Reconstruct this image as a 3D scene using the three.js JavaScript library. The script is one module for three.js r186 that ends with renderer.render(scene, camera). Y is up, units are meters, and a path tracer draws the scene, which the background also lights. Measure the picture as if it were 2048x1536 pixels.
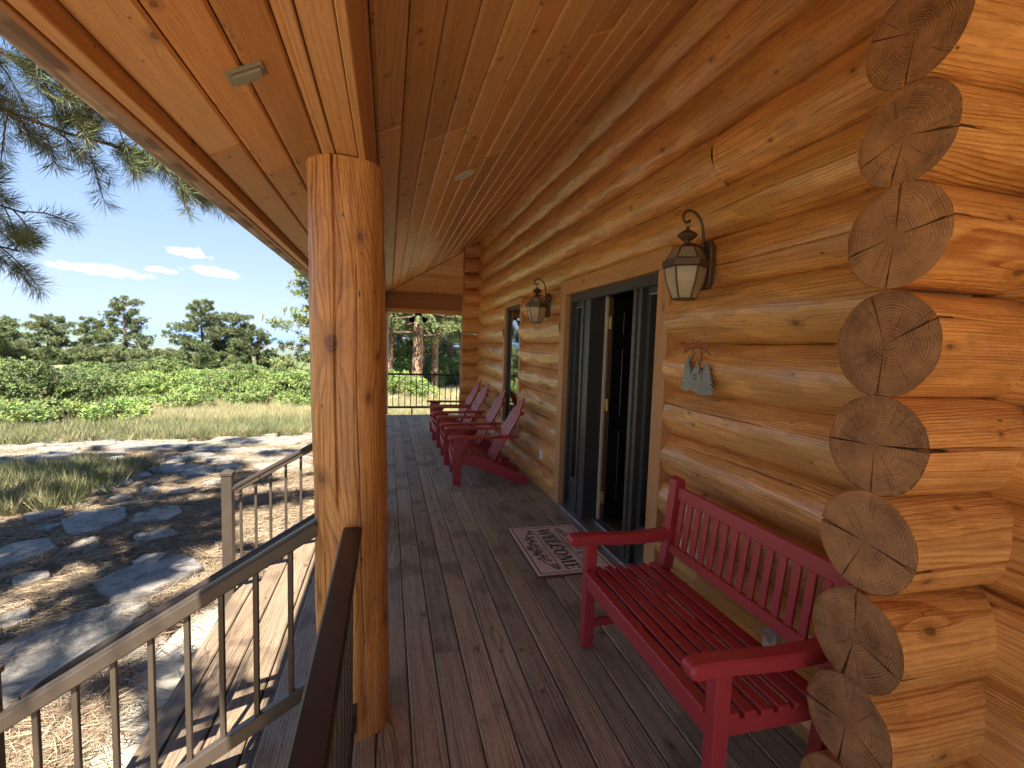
import * as THREE from 'three';
import { mergeGeometries } from 'three/addons/utils/BufferGeometryUtils.js';
import { TextGeometry } from 'three/addons/geometries/TextGeometry.js';
import { FontLoader } from 'three/addons/loaders/FontLoader.js';

// ---------------------------------------------------------------- camera, sky, sun, exposure
const scene = new THREE.Scene();
const camera = new THREE.PerspectiveCamera(77.32, 4 / 3, 0.05, 60000);
camera.position.set(0, 1.57, 0);
camera.up.set(-0.01014, 0.99646, -0.08344);
camera.lookAt(0.24999, 1.57 - 0.07827, -0.96508);

const renderer = new THREE.WebGLRenderer({ antialias: true });
renderer.setSize(1024, 768);
renderer.toneMapping = THREE.LinearToneMapping;
renderer.toneMappingExposure = 4.4;
renderer.shadowMap.enabled = true;

const SUN = new THREE.Vector3(-0.15, 1, 0.66).normalize();
const sun = new THREE.DirectionalLight(new THREE.Color(1, 0.93, 0.82), 5);
sun.position.copy(SUN).multiplyScalar(60);
sun.castShadow = true;
sun.shadow.mapSize.set(4096, 4096);
Object.assign(sun.shadow.camera, { left: -45, right: 45, top: 45, bottom: -45, near: 1, far: 160 });
scene.add(sun, sun.target);

// seeded random numbers and tiling noise
function rng(seed) {
  let a = seed >>> 0;
  return () => {
    a = (a + 0x6d2b79f5) | 0;
    let t = Math.imul(a ^ (a >>> 15), 1 | a);
    t = (t + Math.imul(t ^ (t >>> 7), 61 | t)) ^ t;
    return ((t ^ (t >>> 14)) >>> 0) / 4294967296;
  };
}
const HT = new Float32Array(65536);
{ const r = rng(77); for (let i = 0; i < 65536; i++) HT[i] = r(); }
const hsh = (x, y, s) => HT[(Math.imul(x, 7919) + Math.imul(y, 104729) + Math.imul(s, 31337)) & 65535];
function vn(x, y, px, py, s) {   // value noise that repeats after px, py cells
  let ix = Math.floor(x), iy = Math.floor(y);
  let fx = x - ix, fy = y - iy;
  fx = fx * fx * (3 - 2 * fx); fy = fy * fy * (3 - 2 * fy);
  ix = ((ix % px) + px) % px; iy = ((iy % py) + py) % py;
  const jx = ix + 1 === px ? 0 : ix + 1, jy = iy + 1 === py ? 0 : iy + 1;
  const a = hsh(ix, iy, s), b = hsh(jx, iy, s), c = hsh(ix, jy, s), d = hsh(jx, jy, s);
  return a + (b - a) * fx + (c - a) * fy + (a - b - c + d) * fx * fy;
}
function fbm(x, y, px, py, s, o = 3) {
  let v = 0, a = 0.5, n = 0;
  for (let i = 0; i < o; i++) { v += a * vn(x, y, px, py, s + i); n += a; a *= 0.5; x *= 2; y *= 2; px *= 2; py *= 2; }
  return v / n;
}
const clamp = (x, a = 0, b = 1) => Math.min(b, Math.max(a, x));
const sstep = (a, b, x) => { const t = clamp((x - a) / (b - a)); return t * t * (3 - 2 * t); };
const mix = (a, b, t) => a + (b - a) * t;

// the sky: clear blue air with four small fair-weather clouds low over the plain
{
  const W = 4096, Hh = 2048, d = new Float32Array(W * Hh * 4);
  const clouds = [[-25.9, 5.5, 4.1, 0.8, 1], [-19.2, 7.9, 2.0, 0.75, 2], [-17.3, 6.3, 2.6, 0.72, 3], [-21.7, 6.1, 1.5, 0.42, 4],
    [48, 7, 5, 1.1, 5], [95, 9, 6, 1.3, 6], [-100, 8, 5, 1.2, 7], [170, 8, 6, 1.2, 8], [-60, 10, 5, 1.2, 9]];
  for (let y = 0; y < Hh; y++) {
    const el = (y + 0.5) / Hh * 180 - 90, e = Math.max(0, el);
    const t = 1 - Math.exp(-e / 15), t2 = 1 - Math.exp(-e / 55), h = Math.exp(-e / 4.5);
    const r = mix(0.60, 0.19, t) * mix(1, 0.6, t2) + h * 0.05, g = mix(0.72, 0.38, t) * mix(1, 0.66, t2) + h * 0.03, b = mix(0.86, 0.76, t) * mix(1, 0.78, t2);
    for (let x = 0; x < W; x++) {
      const i = (y * W + x) * 4;
      let R = r, G = g, B = b;
      if (el > 3 && el < 13) {
        const ph = ((x + 0.5) / W - 0.5) * 2 * Math.PI;      // atan2(z, x)
        let az = Math.atan2(Math.cos(ph), -Math.sin(ph)) * 180 / Math.PI;
        for (const [ca, ce, w, hh, s] of clouds) {
          let dx = az - ca; if (dx > 180) dx -= 360; if (dx < -180) dx += 360;
          if (Math.abs(dx) > w * 1.5) continue;
          const dy = el - ce + dx * 0.06;
          const n = fbm(dx * 1.5 + 20 * s, dy * 2.4 + 9, 4096, 4096, 40 + s, 6) - 0.5;
          const up = dy > 0 ? dy / hh : dy / (hh * 0.45);
          const q = 1 - (dx / w) ** 2 - up * up + n * 1.7 - 0.1;
          const c = sstep(0.0, 0.6, q);
          R = mix(R, 0.97, c); G = mix(G, 0.98, c); B = mix(B, 1.0, c);
        }
      }
      d[i] = R; d[i + 1] = G; d[i + 2] = B; d[i + 3] = 1;
    }
  }
  const sky = new THREE.DataTexture(d, W, Hh, THREE.RGBAFormat, THREE.FloatType);
  sky.mapping = THREE.EquirectangularReflectionMapping;
  sky.magFilter = sky.minFilter = THREE.LinearFilter;
  sky.needsUpdate = true;
  scene.background = sky;
  scene.environment = sky;
}
scene.backgroundIntensity = scene.environmentIntensity = 0.345;

// ---------------------------------------------------------------- helpers
const used = {};
const numbered = (n) => { const k = used[n] = (used[n] ?? -1) + 1; return k ? n + '_' + String(k).padStart(3, '0') : n; };
function thing(name, label, category, [x, y, z] = [0, 0, 0], turn = 0, group) {
  const o = new THREE.Group(); o.name = numbered(name); o.position.set(x, y, z); o.rotation.y = turn;
  o.userData = { label, category }; if (group) o.userData.group = group;
  scene.add(o); return o;
}
function struct(name, label) { const o = new THREE.Group(); o.name = name; o.userData = { kind: 'structure', label, category: name.replace(/_/g, ' ').split(' ').slice(-2).join(' ') }; scene.add(o); return o; }
function add(parent, name, g, m, pos, rot) {
  const o = new THREE.Mesh(g, m); o.name = name; o.castShadow = o.receiveShadow = true;
  if (pos) o.position.set(...pos); if (rot) o.rotation.set(...rot);
  parent.add(o); return o;
}
function stuff(parent, name, g, m, mats, cols) {
  const o = new THREE.InstancedMesh(g, m, mats.length); o.name = name; o.castShadow = o.receiveShadow = true;
  mats.forEach((t, i) => o.setMatrixAt(i, t));
  if (cols) cols.forEach((c, i) => o.setColorAt(i, c));
  o.userData.kind = 'stuff'; parent.add(o); return o;
}
const lin = (r, g, b) => new THREE.Color().setRGB(r, g, b);

// a box with chamfered edges; uv in metres, u runs along the axis `al` (0 x, 1 y, 2 z)
function cbox(sx, sy, sz, c = 0.003, al = null, uo = 0, vo = 0) {
  const h = [sx / 2, sy / 2, sz / 2]; c = Math.min(c, 0.45 * Math.min(sx, sy, sz));
  if (al === null) al = sx >= sy && sx >= sz ? 0 : sy >= sz ? 1 : 2;
  const pos = [], nor = [], uv = [];
  const P = (s, a) => [0, 1, 2].map((i) => s[i] * (i === a ? h[i] : h[i] - c));
  const poly = (v) => {
    const A = new THREE.Vector3(...v[0]), B = new THREE.Vector3(...v[1]), C = new THREE.Vector3(...v[2]);
    const n = B.clone().sub(A).cross(C.clone().sub(A)).normalize();
    const m = v.reduce((q, p) => [q[0] + p[0], q[1] + p[1], q[2] + p[2]], [0, 0, 0]);
    if (n.dot(new THREE.Vector3(...m)) < 0) { v = v.slice().reverse(); n.negate(); }
    const an = [Math.abs(n.x), Math.abs(n.y), Math.abs(n.z)], d = an.indexOf(Math.max(...an));
    const others = [0, 1, 2].filter((i) => i !== d);
    let ua = al, va;
    if (d === al) { ua = others[0]; va = others[1]; } else va = others.find((i) => i !== al);
    for (let k = 1; k < v.length - 1; k++) for (const p of [v[0], v[k], v[k + 1]]) {
      pos.push(...p); nor.push(n.x, n.y, n.z); uv.push(p[ua] + uo, p[va] + vo + d * 0.37);
    }
  };
  const S = [-1, 1];
  for (let a = 0; a < 3; a++) for (const s of S) {
    const [b, d] = [0, 1, 2].filter((i) => i !== a);
    poly([[-1, -1], [1, -1], [1, 1], [-1, 1]].map(([p, q]) => { const t = [0, 0, 0]; t[a] = s; t[b] = p; t[d] = q; return P(t, a); }));
  }
  for (let a = 0; a < 3; a++) { // edges along axis a
    const [b, d] = [0, 1, 2].filter((i) => i !== a);
    for (const p of S) for (const q of S) {
      const t0 = [0, 0, 0], t1 = [0, 0, 0]; t0[a] = -1; t1[a] = 1; t0[b] = t1[b] = p; t0[d] = t1[d] = q;
      poly([P(t0, b), P(t1, b), P(t1, d), P(t0, d)]);
    }
  }
  for (const x of S) for (const y of S) for (const z of S) { const t = [x, y, z]; poly([P(t, 0), P(t, 1), P(t, 2)]); }
  const g = new THREE.BufferGeometry();
  g.setAttribute('position', new THREE.Float32BufferAttribute(pos, 3));
  g.setAttribute('normal', new THREE.Float32BufferAttribute(nor, 3));
  g.setAttribute('uv', new THREE.Float32BufferAttribute(uv, 2));
  return g;
}
// box between two corners, baked in place
function bx(x0, x1, y0, y1, z0, z1, c = 0.003, al = null, uo = 0, vo = 0) {
  return cbox(Math.abs(x1 - x0), Math.abs(y1 - y0), Math.abs(z1 - z0), c, al, uo, vo).translate((x0 + x1) / 2, (y0 + y1) / 2, (z0 + z1) / 2);
}
// a bar from a to b with cross-section w (horizontal) x h
function bar(a, b, w, h, c = 0.002, uo = 0, vo = 0) {
  const A = new THREE.Vector3(...a), B = new THREE.Vector3(...b), L = A.distanceTo(B);
  const g = cbox(w, h, L, c, 2, uo, vo), m = new THREE.Matrix4().lookAt(B, A, new THREE.Vector3(0, 1, 0.0001));
  g.applyMatrix4(m); const q = A.add(B).multiplyScalar(0.5); g.translate(q.x, q.y, q.z); return g;
}
const tube = (pts, r, seg = 12, rad = 6) => new THREE.TubeGeometry(new THREE.CatmullRomCurve3(pts.map((p) => new THREE.Vector3(...p))), seg, r, rad, false);
function extr(shape, depth, bevel = 0, curveSegments = 8) {
  return new THREE.ExtrudeGeometry(shape, { depth, bevelEnabled: bevel > 0, bevelSize: bevel, bevelThickness: bevel, bevelSegments: 1, curveSegments });
}
const poly2 = (pts) => new THREE.Shape(pts.map(([x, y]) => new THREE.Vector2(x, y)));

// ---------------------------------------------------------------- textures
function dataTex(px, w, h, srgb, ru = 1, rv = 1) {
  const t = new THREE.DataTexture(px, w, h, THREE.RGBAFormat, THREE.UnsignedByteType);
  t.wrapS = t.wrapT = THREE.RepeatWrapping; t.magFilter = THREE.LinearFilter; t.minFilter = THREE.LinearFilter;
  if (srgb) t.colorSpace = THREE.SRGBColorSpace;
  t.repeat.set(ru, rv); t.needsUpdate = true; return t;
}
const GAM = new Uint8ClampedArray(4097);
for (let i = 0; i <= 4096; i++) { const c = i / 4096; GAM[i] = Math.round(255 * (c <= 0.0031308 ? 12.92 * c : 1.055 * c ** (1 / 2.4) - 0.055)); }
const enc = (c) => GAM[Math.round(clamp(c) * 4096)];

// Wood: growth lines that run along u and bend round knots. Lu x Lv metres per repeat.
function wood({ w = 2048, h = 512, Lu = 3, Lv = 1, seed = 1, lines = 26, warp = 1.2, light, dark, knot = [0.12, 0.05, 0.02], knots = 9, kr = [0.008, 0.02], patch = 0.3, fibre = 0.12, contrast = 0.5, stain = 0, stainC = [0.1, 0.09, 0.09], chatter = 0, specks = 0, streak = 0.3, facet = 0, at = [] }) {
  const r = rng(seed * 991 + 3), px = new Uint8Array(w * h * 4), bp = new Uint8Array(w * h * 4);
  const ks = [];
  for (let i = 0; i < knots; i++) ks.push([r() * Lu, r() * Lv, mix(kr[0], kr[1], r() * r()), r() * 6, 1 + r() * 0.8]);
  at.forEach(([u, v, q]) => ks.push([u, v, q, r() * 6, 1.25]));
  const sp = [];
  for (let i = 0; i < specks; i++) sp.push([r() * Lu, r() * Lv, 0.002 + r() * 0.004, 1 + r() * 2]);
  const nu = Math.max(2, Math.round(Lu * 1.6)), nv = Math.max(2, Math.round(Lv * 4));
  // knots are splatted first, so that each pixel only reads a field
  const kf = new Float32Array(w * h), kd = new Float32Array(w * h), kh = new Float32Array(w * h);
  const splat = (list, reach, f) => {
    for (const k of list) {
      const R = k[2] * reach, u0 = Math.floor((k[0] - R * 3) / Lu * w), u1 = Math.ceil((k[0] + R * 3) / Lu * w), v0 = Math.floor((k[1] - R) / Lv * h), v1 = Math.ceil((k[1] + R) / Lv * h);
      for (let y = v0; y <= v1; y++) for (let x = u0; x <= u1; x++) {
        const du = x / w * Lu - k[0], dv = y / h * Lv - k[1];
        f(((y % h) + h) % h * w + ((x % w) + w) % w, du, dv, k);
      }
    }
  };
  splat(ks, 6, (i, du, dv, k) => {
    const d2 = (du * du / (k[4] * k[4] * 4) + dv * dv) / (k[2] * k[2]);
    kf[i] += Math.exp(-d2 / 5) * (dv > 0 ? 1 : -1) * Math.min(1, Math.abs(dv) / k[2]) * k[2] * 2.2;
    const d = Math.sqrt(du * du / (k[4] * k[4]) + dv * dv) / k[2], wob = 1 + 0.07 * Math.sin(Math.atan2(dv, du) * 3 + k[3]);
    kd[i] = Math.max(kd[i], (1 - sstep(0.6, 1.15, d * wob)) * (0.72 + 0.28 * Math.cos(d * 17)));
    kh[i] = Math.max(kh[i], 1 - sstep(0.9, 3.2, d));
  });
  const sd = new Float32Array(w * h);
  splat(sp, 2, (i, du, dv, k) => { const d = Math.hypot(du / k[3], dv) / k[2]; sd[i] = Math.max(sd[i], 1 - sstep(0.5, 1, d)); });
  const n0u = Math.max(2, Math.round(Lu * 0.75)), I = Math.round;
  for (let y = 0; y < h; y++) for (let x = 0; x < w; x++) {
    const i = y * w + x, u = x / w, v = y / h;
    const n1 = fbm(u * n0u, v * nv, n0u, nv, seed * 7, 2), n2 = fbm(u * nu * 4, v * nv * 3, nu * 4, nv * 3, seed * 7 + 4, 2);
    const t = v * lines + (n1 - 0.5) * warp * 7 + (n2 - 0.5) * 0.7 + kf[i] / Lv * lines;
    const s = t - Math.floor(t), wt = 0.35 + 1.1 * hsh(((Math.floor(t) % 97) + 97) % 97, 5, seed);
    const late = sstep(0.35, 0.9, s) * (1 - sstep(0.92, 1, s)) * wt;
    const fi = vn(u * Lu * 22, v * Lv * 560, I(Lu * 22), I(Lv * 560), seed + 60) - 0.5, fi2 = vn(u * Lu * 60, v * Lv * 220, I(Lu * 60), I(Lv * 220), seed + 61) - 0.5;
    const st1 = vn(u * Lu * 4 + n1 * 2, v * Lv * 70, I(Lu * 4), I(Lv * 70), seed + 62) - 0.5, st2 = vn(u * Lu * 9, v * Lv * 150, I(Lu * 9), I(Lv * 150), seed + 63) - 0.5;
    const pa = fbm(u * nu, v * nv, nu, nv, seed * 7 + 20, 4) - 0.5;
    const hew = facet ? (sstep(0.44, 0.54, vn(u * Lu * 2.2 + n2 * 0.8, v * Lv * 16 + (n2 - 0.5) * 2.2, I(Lu * 2.2), I(Lv * 16), seed + 64)) - 0.5) * facet : 0;
    let k = late * contrast + (fi + fi2 * 0.7) * fibre * 1.5 + (st1 + st2 * 0.8) * streak + 0.12;
    k = clamp(k + pa * patch - hew * 0.6);
    const b0 = 1 + pa * patch * 0.8 + fi * fibre + hew;
    let c = [0, 1, 2].map((j) => mix(light[j], dark[j], k) * b0);
    const q = kd[i], hl = kh[i] * 0.45;
    for (let j = 0; j < 3; j++) { c[j] = mix(c[j], dark[j] * 0.8, hl); c[j] = mix(c[j], knot[j] * (0.8 + 0.5 * fi2 + late * 0.4), q * 0.92); c[j] = mix(c[j], knot[j] * 0.7, sd[i] * 0.85); }
    if (stain) {
      const st = sstep(0.52, 0.72, fbm(u * nu * 2, v * nv * 0.8, nu * 2, Math.max(2, Math.round(nv * 0.8)), seed + 90, 4)) * stain;
      for (let j = 0; j < 3; j++) c[j] = mix(c[j], stainC[j] * (0.8 + fi), st);
    }
    px[i * 4] = enc(c[0]); px[i * 4 + 1] = enc(c[1]); px[i * 4 + 2] = enc(c[2]); px[i * 4 + 3] = 255;
    let hgt = 0.6 - late * 0.14 + fi * 0.2 + fi2 * 0.1 + st2 * 0.12 + hew * 0.5 - q * 0.2 - sd[i] * 0.3;
    if (chatter) hgt += chatter * (vn(u * Lu * 34 + n1 * 6, v * Lv * 18, Math.round(Lu * 34), Math.round(Lv * 18), seed + 33) - 0.5);
    const B = clamp(hgt) * 255; bp[i * 4] = bp[i * 4 + 1] = bp[i * 4 + 2] = B; bp[i * 4 + 3] = 255;
  }
  return { map: dataTex(px, w, h, true, 1 / Lu, 1 / Lv), bump: dataTex(bp, w, h, false, 1 / Lu, 1 / Lv) };
}
function mat(o) {
  const m = new THREE.MeshPhysicalMaterial({ roughness: 0.6, ...o, color: o.color ?? lin(1, 1, 1) });
  m.side = THREE.DoubleSide; return m;
}
// plain mottled texture: tone varies softly between a and b; grain is fine
function mottle(seed, w, h, L, fn, bump) {
  const px = new Uint8Array(w * h * 4), bp = bump ? new Uint8Array(w * h * 4) : null;
  for (let y = 0; y < h; y++) for (let x = 0; x < w; x++) {
    const i = (y * w + x) * 4, [r, g, b, hh] = fn(x / w, y / h, seed);
    px[i] = enc(r); px[i + 1] = enc(g); px[i + 2] = enc(b); px[i + 3] = 255;
    if (bp) { bp[i] = bp[i + 1] = bp[i + 2] = clamp(hh) * 255; bp[i + 3] = 255; }
  }
  return { map: dataTex(px, w, h, true, 1 / L, 1 / L), bump: bp && dataTex(bp, w, h, false, 1 / L, 1 / L) };
}
// ---------------------------------------------------------------- materials
const texLogA = wood({ w: 2048, h: 768, Lu: 3.1, Lv: 0.98, seed: 3, lines: 78, warp: 2.2, light: [0.81, 0.415, 0.122], dark: [0.40, 0.132, 0.026], knots: 20, kr: [0.005, 0.017], patch: 0.62, fibre: 0.17, contrast: 0.34, streak: 0.44, facet: 0.13, chatter: 0.4, specks: 44, knot: [0.09, 0.035, 0.016] });
const texLogB = wood({ w: 2048, h: 768, Lu: 2.7, Lv: 0.98, seed: 11, lines: 60, warp: 2.6, light: [0.79, 0.40, 0.115], dark: [0.37, 0.12, 0.023], knots: 16, kr: [0.005, 0.021], patch: 0.62, fibre: 0.18, contrast: 0.4, streak: 0.46, facet: 0.14, chatter: 0.45, specks: 40, knot: [0.08, 0.032, 0.015] });
const texPost = wood({ w: 1024, h: 1024, Lu: 2.4, Lv: 0.84, seed: 19, lines: 36, warp: 3.0, light: [0.58, 0.272, 0.073], dark: [0.21, 0.07, 0.017], knots: 10, kr: [0.008, 0.024], patch: 0.6, fibre: 0.16, contrast: 0.46, streak: 0.46, facet: 0.1, at: [[1.56, 0.607, 0.03], [0.74, 0.66, 0.026], [0.2, 0.57, 0.018], [1.95, 0.72, 0.012], [1.05, 0.55, 0.018]], chatter: 0.35, specks: 60, knot: [0.11, 0.04, 0.017] });
const texCeil = wood({ w: 2048, h: 512, Lu: 3.3, Lv: 1.25, seed: 5, lines: 90, warp: 1.4, light: [0.76, 0.41, 0.155], dark: [0.44, 0.19, 0.056], knots: 60, kr: [0.007, 0.017], patch: 0.42, fibre: 0.13, contrast: 0.3, streak: 0.3, specks: 70, knot: [0.11, 0.042, 0.018] });
const texDeck = wood({ w: 2048, h: 1024, Lu: 3.0, Lv: 1.3, seed: 8, lines: 84, warp: 1.5, light: [0.42, 0.345, 0.275], dark: [0.14, 0.107, 0.082], knots: 22, kr: [0.006, 0.016], patch: 0.6, fibre: 0.34, contrast: 0.5, streak: 0.5, stain: 0.45, stainC: [0.12, 0.098, 0.08], specks: 60, knot: [0.045, 0.03, 0.024] });
const texTrim = wood({ w: 1024, h: 256, Lu: 2.2, Lv: 0.6, seed: 15, lines: 30, warp: 0.8, light: [0.58, 0.30, 0.115], dark: [0.38, 0.165, 0.055], knots: 8, kr: [0.005, 0.012], patch: 0.35, fibre: 0.3, contrast: 0.3, specks: 10 });

const logMats = [[1, 1, 1], [0.94, 0.9, 0.86], [1.03, 1.03, 1.08], [0.95, 0.96, 0.9], [1, 0.95, 0.88]].map((c, i) => mat({ map: (i % 2 ? texLogB : texLogA).map, bumpMap: (i % 2 ? texLogB : texLogA).bump, bumpScale: 0.008, color: lin(...c), roughness: 0.4, clearcoat: 0.7, clearcoatRoughness: 0.22 }));
const postMat = mat({ map: texPost.map, bumpMap: texPost.bump, bumpScale: 0.004, roughness: 0.48, clearcoat: 0.22, clearcoatRoughness: 0.3 });
const ceilMats = [[1, 1, 1], [0.78, 0.72, 0.66], [1.08, 1.08, 1.06], [0.88, 0.86, 0.86], [0.98, 0.86, 0.72]].map((c) => mat({ map: texCeil.map, bumpMap: texCeil.bump, bumpScale: 0.0012, color: lin(...c), roughness: 0.5, clearcoat: 0.2, clearcoatRoughness: 0.4 }));
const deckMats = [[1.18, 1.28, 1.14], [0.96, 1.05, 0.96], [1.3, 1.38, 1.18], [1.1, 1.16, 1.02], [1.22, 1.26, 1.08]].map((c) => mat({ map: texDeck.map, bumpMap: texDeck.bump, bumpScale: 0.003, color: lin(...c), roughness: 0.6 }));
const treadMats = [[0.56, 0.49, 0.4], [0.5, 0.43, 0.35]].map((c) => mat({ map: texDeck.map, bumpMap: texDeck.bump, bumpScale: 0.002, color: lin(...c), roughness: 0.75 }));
const trimMat = mat({ map: texTrim.map, bumpMap: texTrim.bump, bumpScale: 0.002, roughness: 0.6 });
const beamMat = mat({ map: texTrim.map, bumpMap: texTrim.bump, bumpScale: 0.002, color: lin(1.0, 0.98, 0.95), roughness: 0.55 });
const beamDark = mat({ map: texTrim.map, bumpMap: texTrim.bump, bumpScale: 0.002, color: lin(0.62, 0.5, 0.42), roughness: 0.6 });
const metalTex = mottle(21, 512, 512, 0.6, (u, v) => { const n = fbm(u * 9, v * 9, 9, 9, 300, 4), s = vn(u * 190, v * 190, 190, 190, 305); const k = 0.8 + 0.4 * n + (s > 0.93 ? 0.25 : 0); return [k * 0.9, k * 0.9, k * 0.88, 0.5 + 0.5 * s]; }, true);
const bronze = mat({ map: metalTex.map, color: lin(0.075, 0.058, 0.045), roughness: 0.4, metalness: 0.25 });
const bronzeCap = mat({ map: metalTex.map, color: lin(0.045, 0.031, 0.026), roughness: 0.36, metalness: 0.2 });
const darkRail = mat({ color: lin(0.03, 0.024, 0.02), roughness: 0.5, metalness: 0.2 });
const charcoal = mat({ map: metalTex.map, color: lin(0.06, 0.057, 0.052), roughness: 0.38 });
const silver = mat({ map: metalTex.map, color: lin(0.52, 0.51, 0.5), roughness: 0.36, metalness: 0.75 });
const brass = mat({ color: lin(0.58, 0.44, 0.17), roughness: 0.35, metalness: 0.85 });
const antique = mat({ map: metalTex.map, color: lin(0.135, 0.085, 0.052), roughness: 0.45, metalness: 0.45 });
const whitePlastic = mat({ color: lin(0.72, 0.70, 0.64), roughness: 0.4 });
const blackMetal = mat({ color: lin(0.012, 0.012, 0.012), roughness: 0.45 });
const redTex = mottle(31, 512, 512, 0.5, (u, v) => { const n = fbm(u * 6, v * 6, 6, 6, 320, 4), s = vn(u * 24, v * 170, 24, 170, 325), w = sstep(0.66, 0.74, fbm(u * 14, v * 14, 14, 14, 330, 4)); const k = 0.78 + 0.3 * n + 0.16 * s + w * 0.3; return [k, k * 0.98, k * 0.98, 0.3 + 0.5 * s + 0.3 * n]; }, true);
const redPaint = mat({ map: redTex.map, bumpMap: redTex.bump, bumpScale: 0.0006, color: lin(0.42, 0.038, 0.044), roughness: 0.42, clearcoat: 0.3, clearcoatRoughness: 0.25 });
const paneMat = mat({ color: lin(0.9, 0.93, 0.92), transmission: 1, thickness: 0, roughness: 0.02, ior: 1.5 });

// sawn end of a log: rings round the pith, thin rays, weathered stain
function endGrain(seed) {
  const n = 768, px = new Uint8Array(n * n * 4), bp = new Uint8Array(n * n * 4), r = rng(seed);
  const rays = [...Array(8)].map(() => [r() * 6.283, 0.1 + r() * 0.6, 0.2 + r() * 0.4, 0.0003 + r() * 0.0005]);
  for (let y = 0; y < n; y++) for (let x = 0; x < n; x++) {
    const i = (y * n + x) * 4, X = (x / n - 0.5) * 0.4, Y = (y / n - 0.5) * 0.4, a = Math.atan2(Y, X), R = Math.hypot(X, Y);
    const wob = fbm(Math.cos(a) * 1.5 + 8, Math.sin(a) * 1.5 + 8, 64, 64, seed, 3) - 0.5, big = fbm(x / n * 5, y / n * 5, 5, 5, seed + 5, 4) - 0.5;
    const t = (R * (1 + wob * 0.3)) / 0.0052 + (fbm(R * 90, 3, 64, 64, seed + 9, 2) - 0.5) * 2, s = t - Math.floor(t);
    const late = sstep(0.4, 0.92, s) * (1 - sstep(0.95, 1, s));
    const band = fbm(R * 60 + 5, 1.5, 64, 64, seed + 3, 2) - 0.5, grit = vn(x * 0.5, y * 0.5, 384, 384, seed + 2) - 0.5;
    const spoke = vn((a / 6.2832 + 0.5) * 90, R * 12, 90, 64, seed + 31) - 0.5;
    let k = 0.97 - late * 0.55 + big * 0.8 + band * 0.45 + grit * 0.25 + spoke * 0.14, hgt = 0.6 - late * 0.25 + grit * 0.3;
    for (const q of rays) { const e = a - q[0] + 0.03 * Math.sin(R * 40 + q[0] * 7), da = Math.abs(Math.atan2(Math.sin(e), Math.cos(e))); const f = R / 0.15; if (f > q[1] && f < q[1] + q[2] && da * R < q[3]) { k *= 0.35; hgt -= 0.5; } }
    px[i] = enc(0.42 * k); px[i + 1] = enc(0.198 * k * (1 + big * 0.1)); px[i + 2] = enc(0.076 * k); px[i + 3] = 255;
    bp[i] = bp[i + 1] = bp[i + 2] = clamp(hgt) * 255; bp[i + 3] = 255;
  }
  const m = dataTex(px, n, n, true, 2.5, 2.5), b = dataTex(bp, n, n, false, 2.5, 2.5);
  m.offset.set(0.5, 0.5); b.offset.set(0.5, 0.5);
  return mat({ map: m, bumpMap: b, bumpScale: 0.0025, roughness: 0.82 });
}
const endMats = [endGrain(101), endGrain(202), endGrain(303)];

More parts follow.
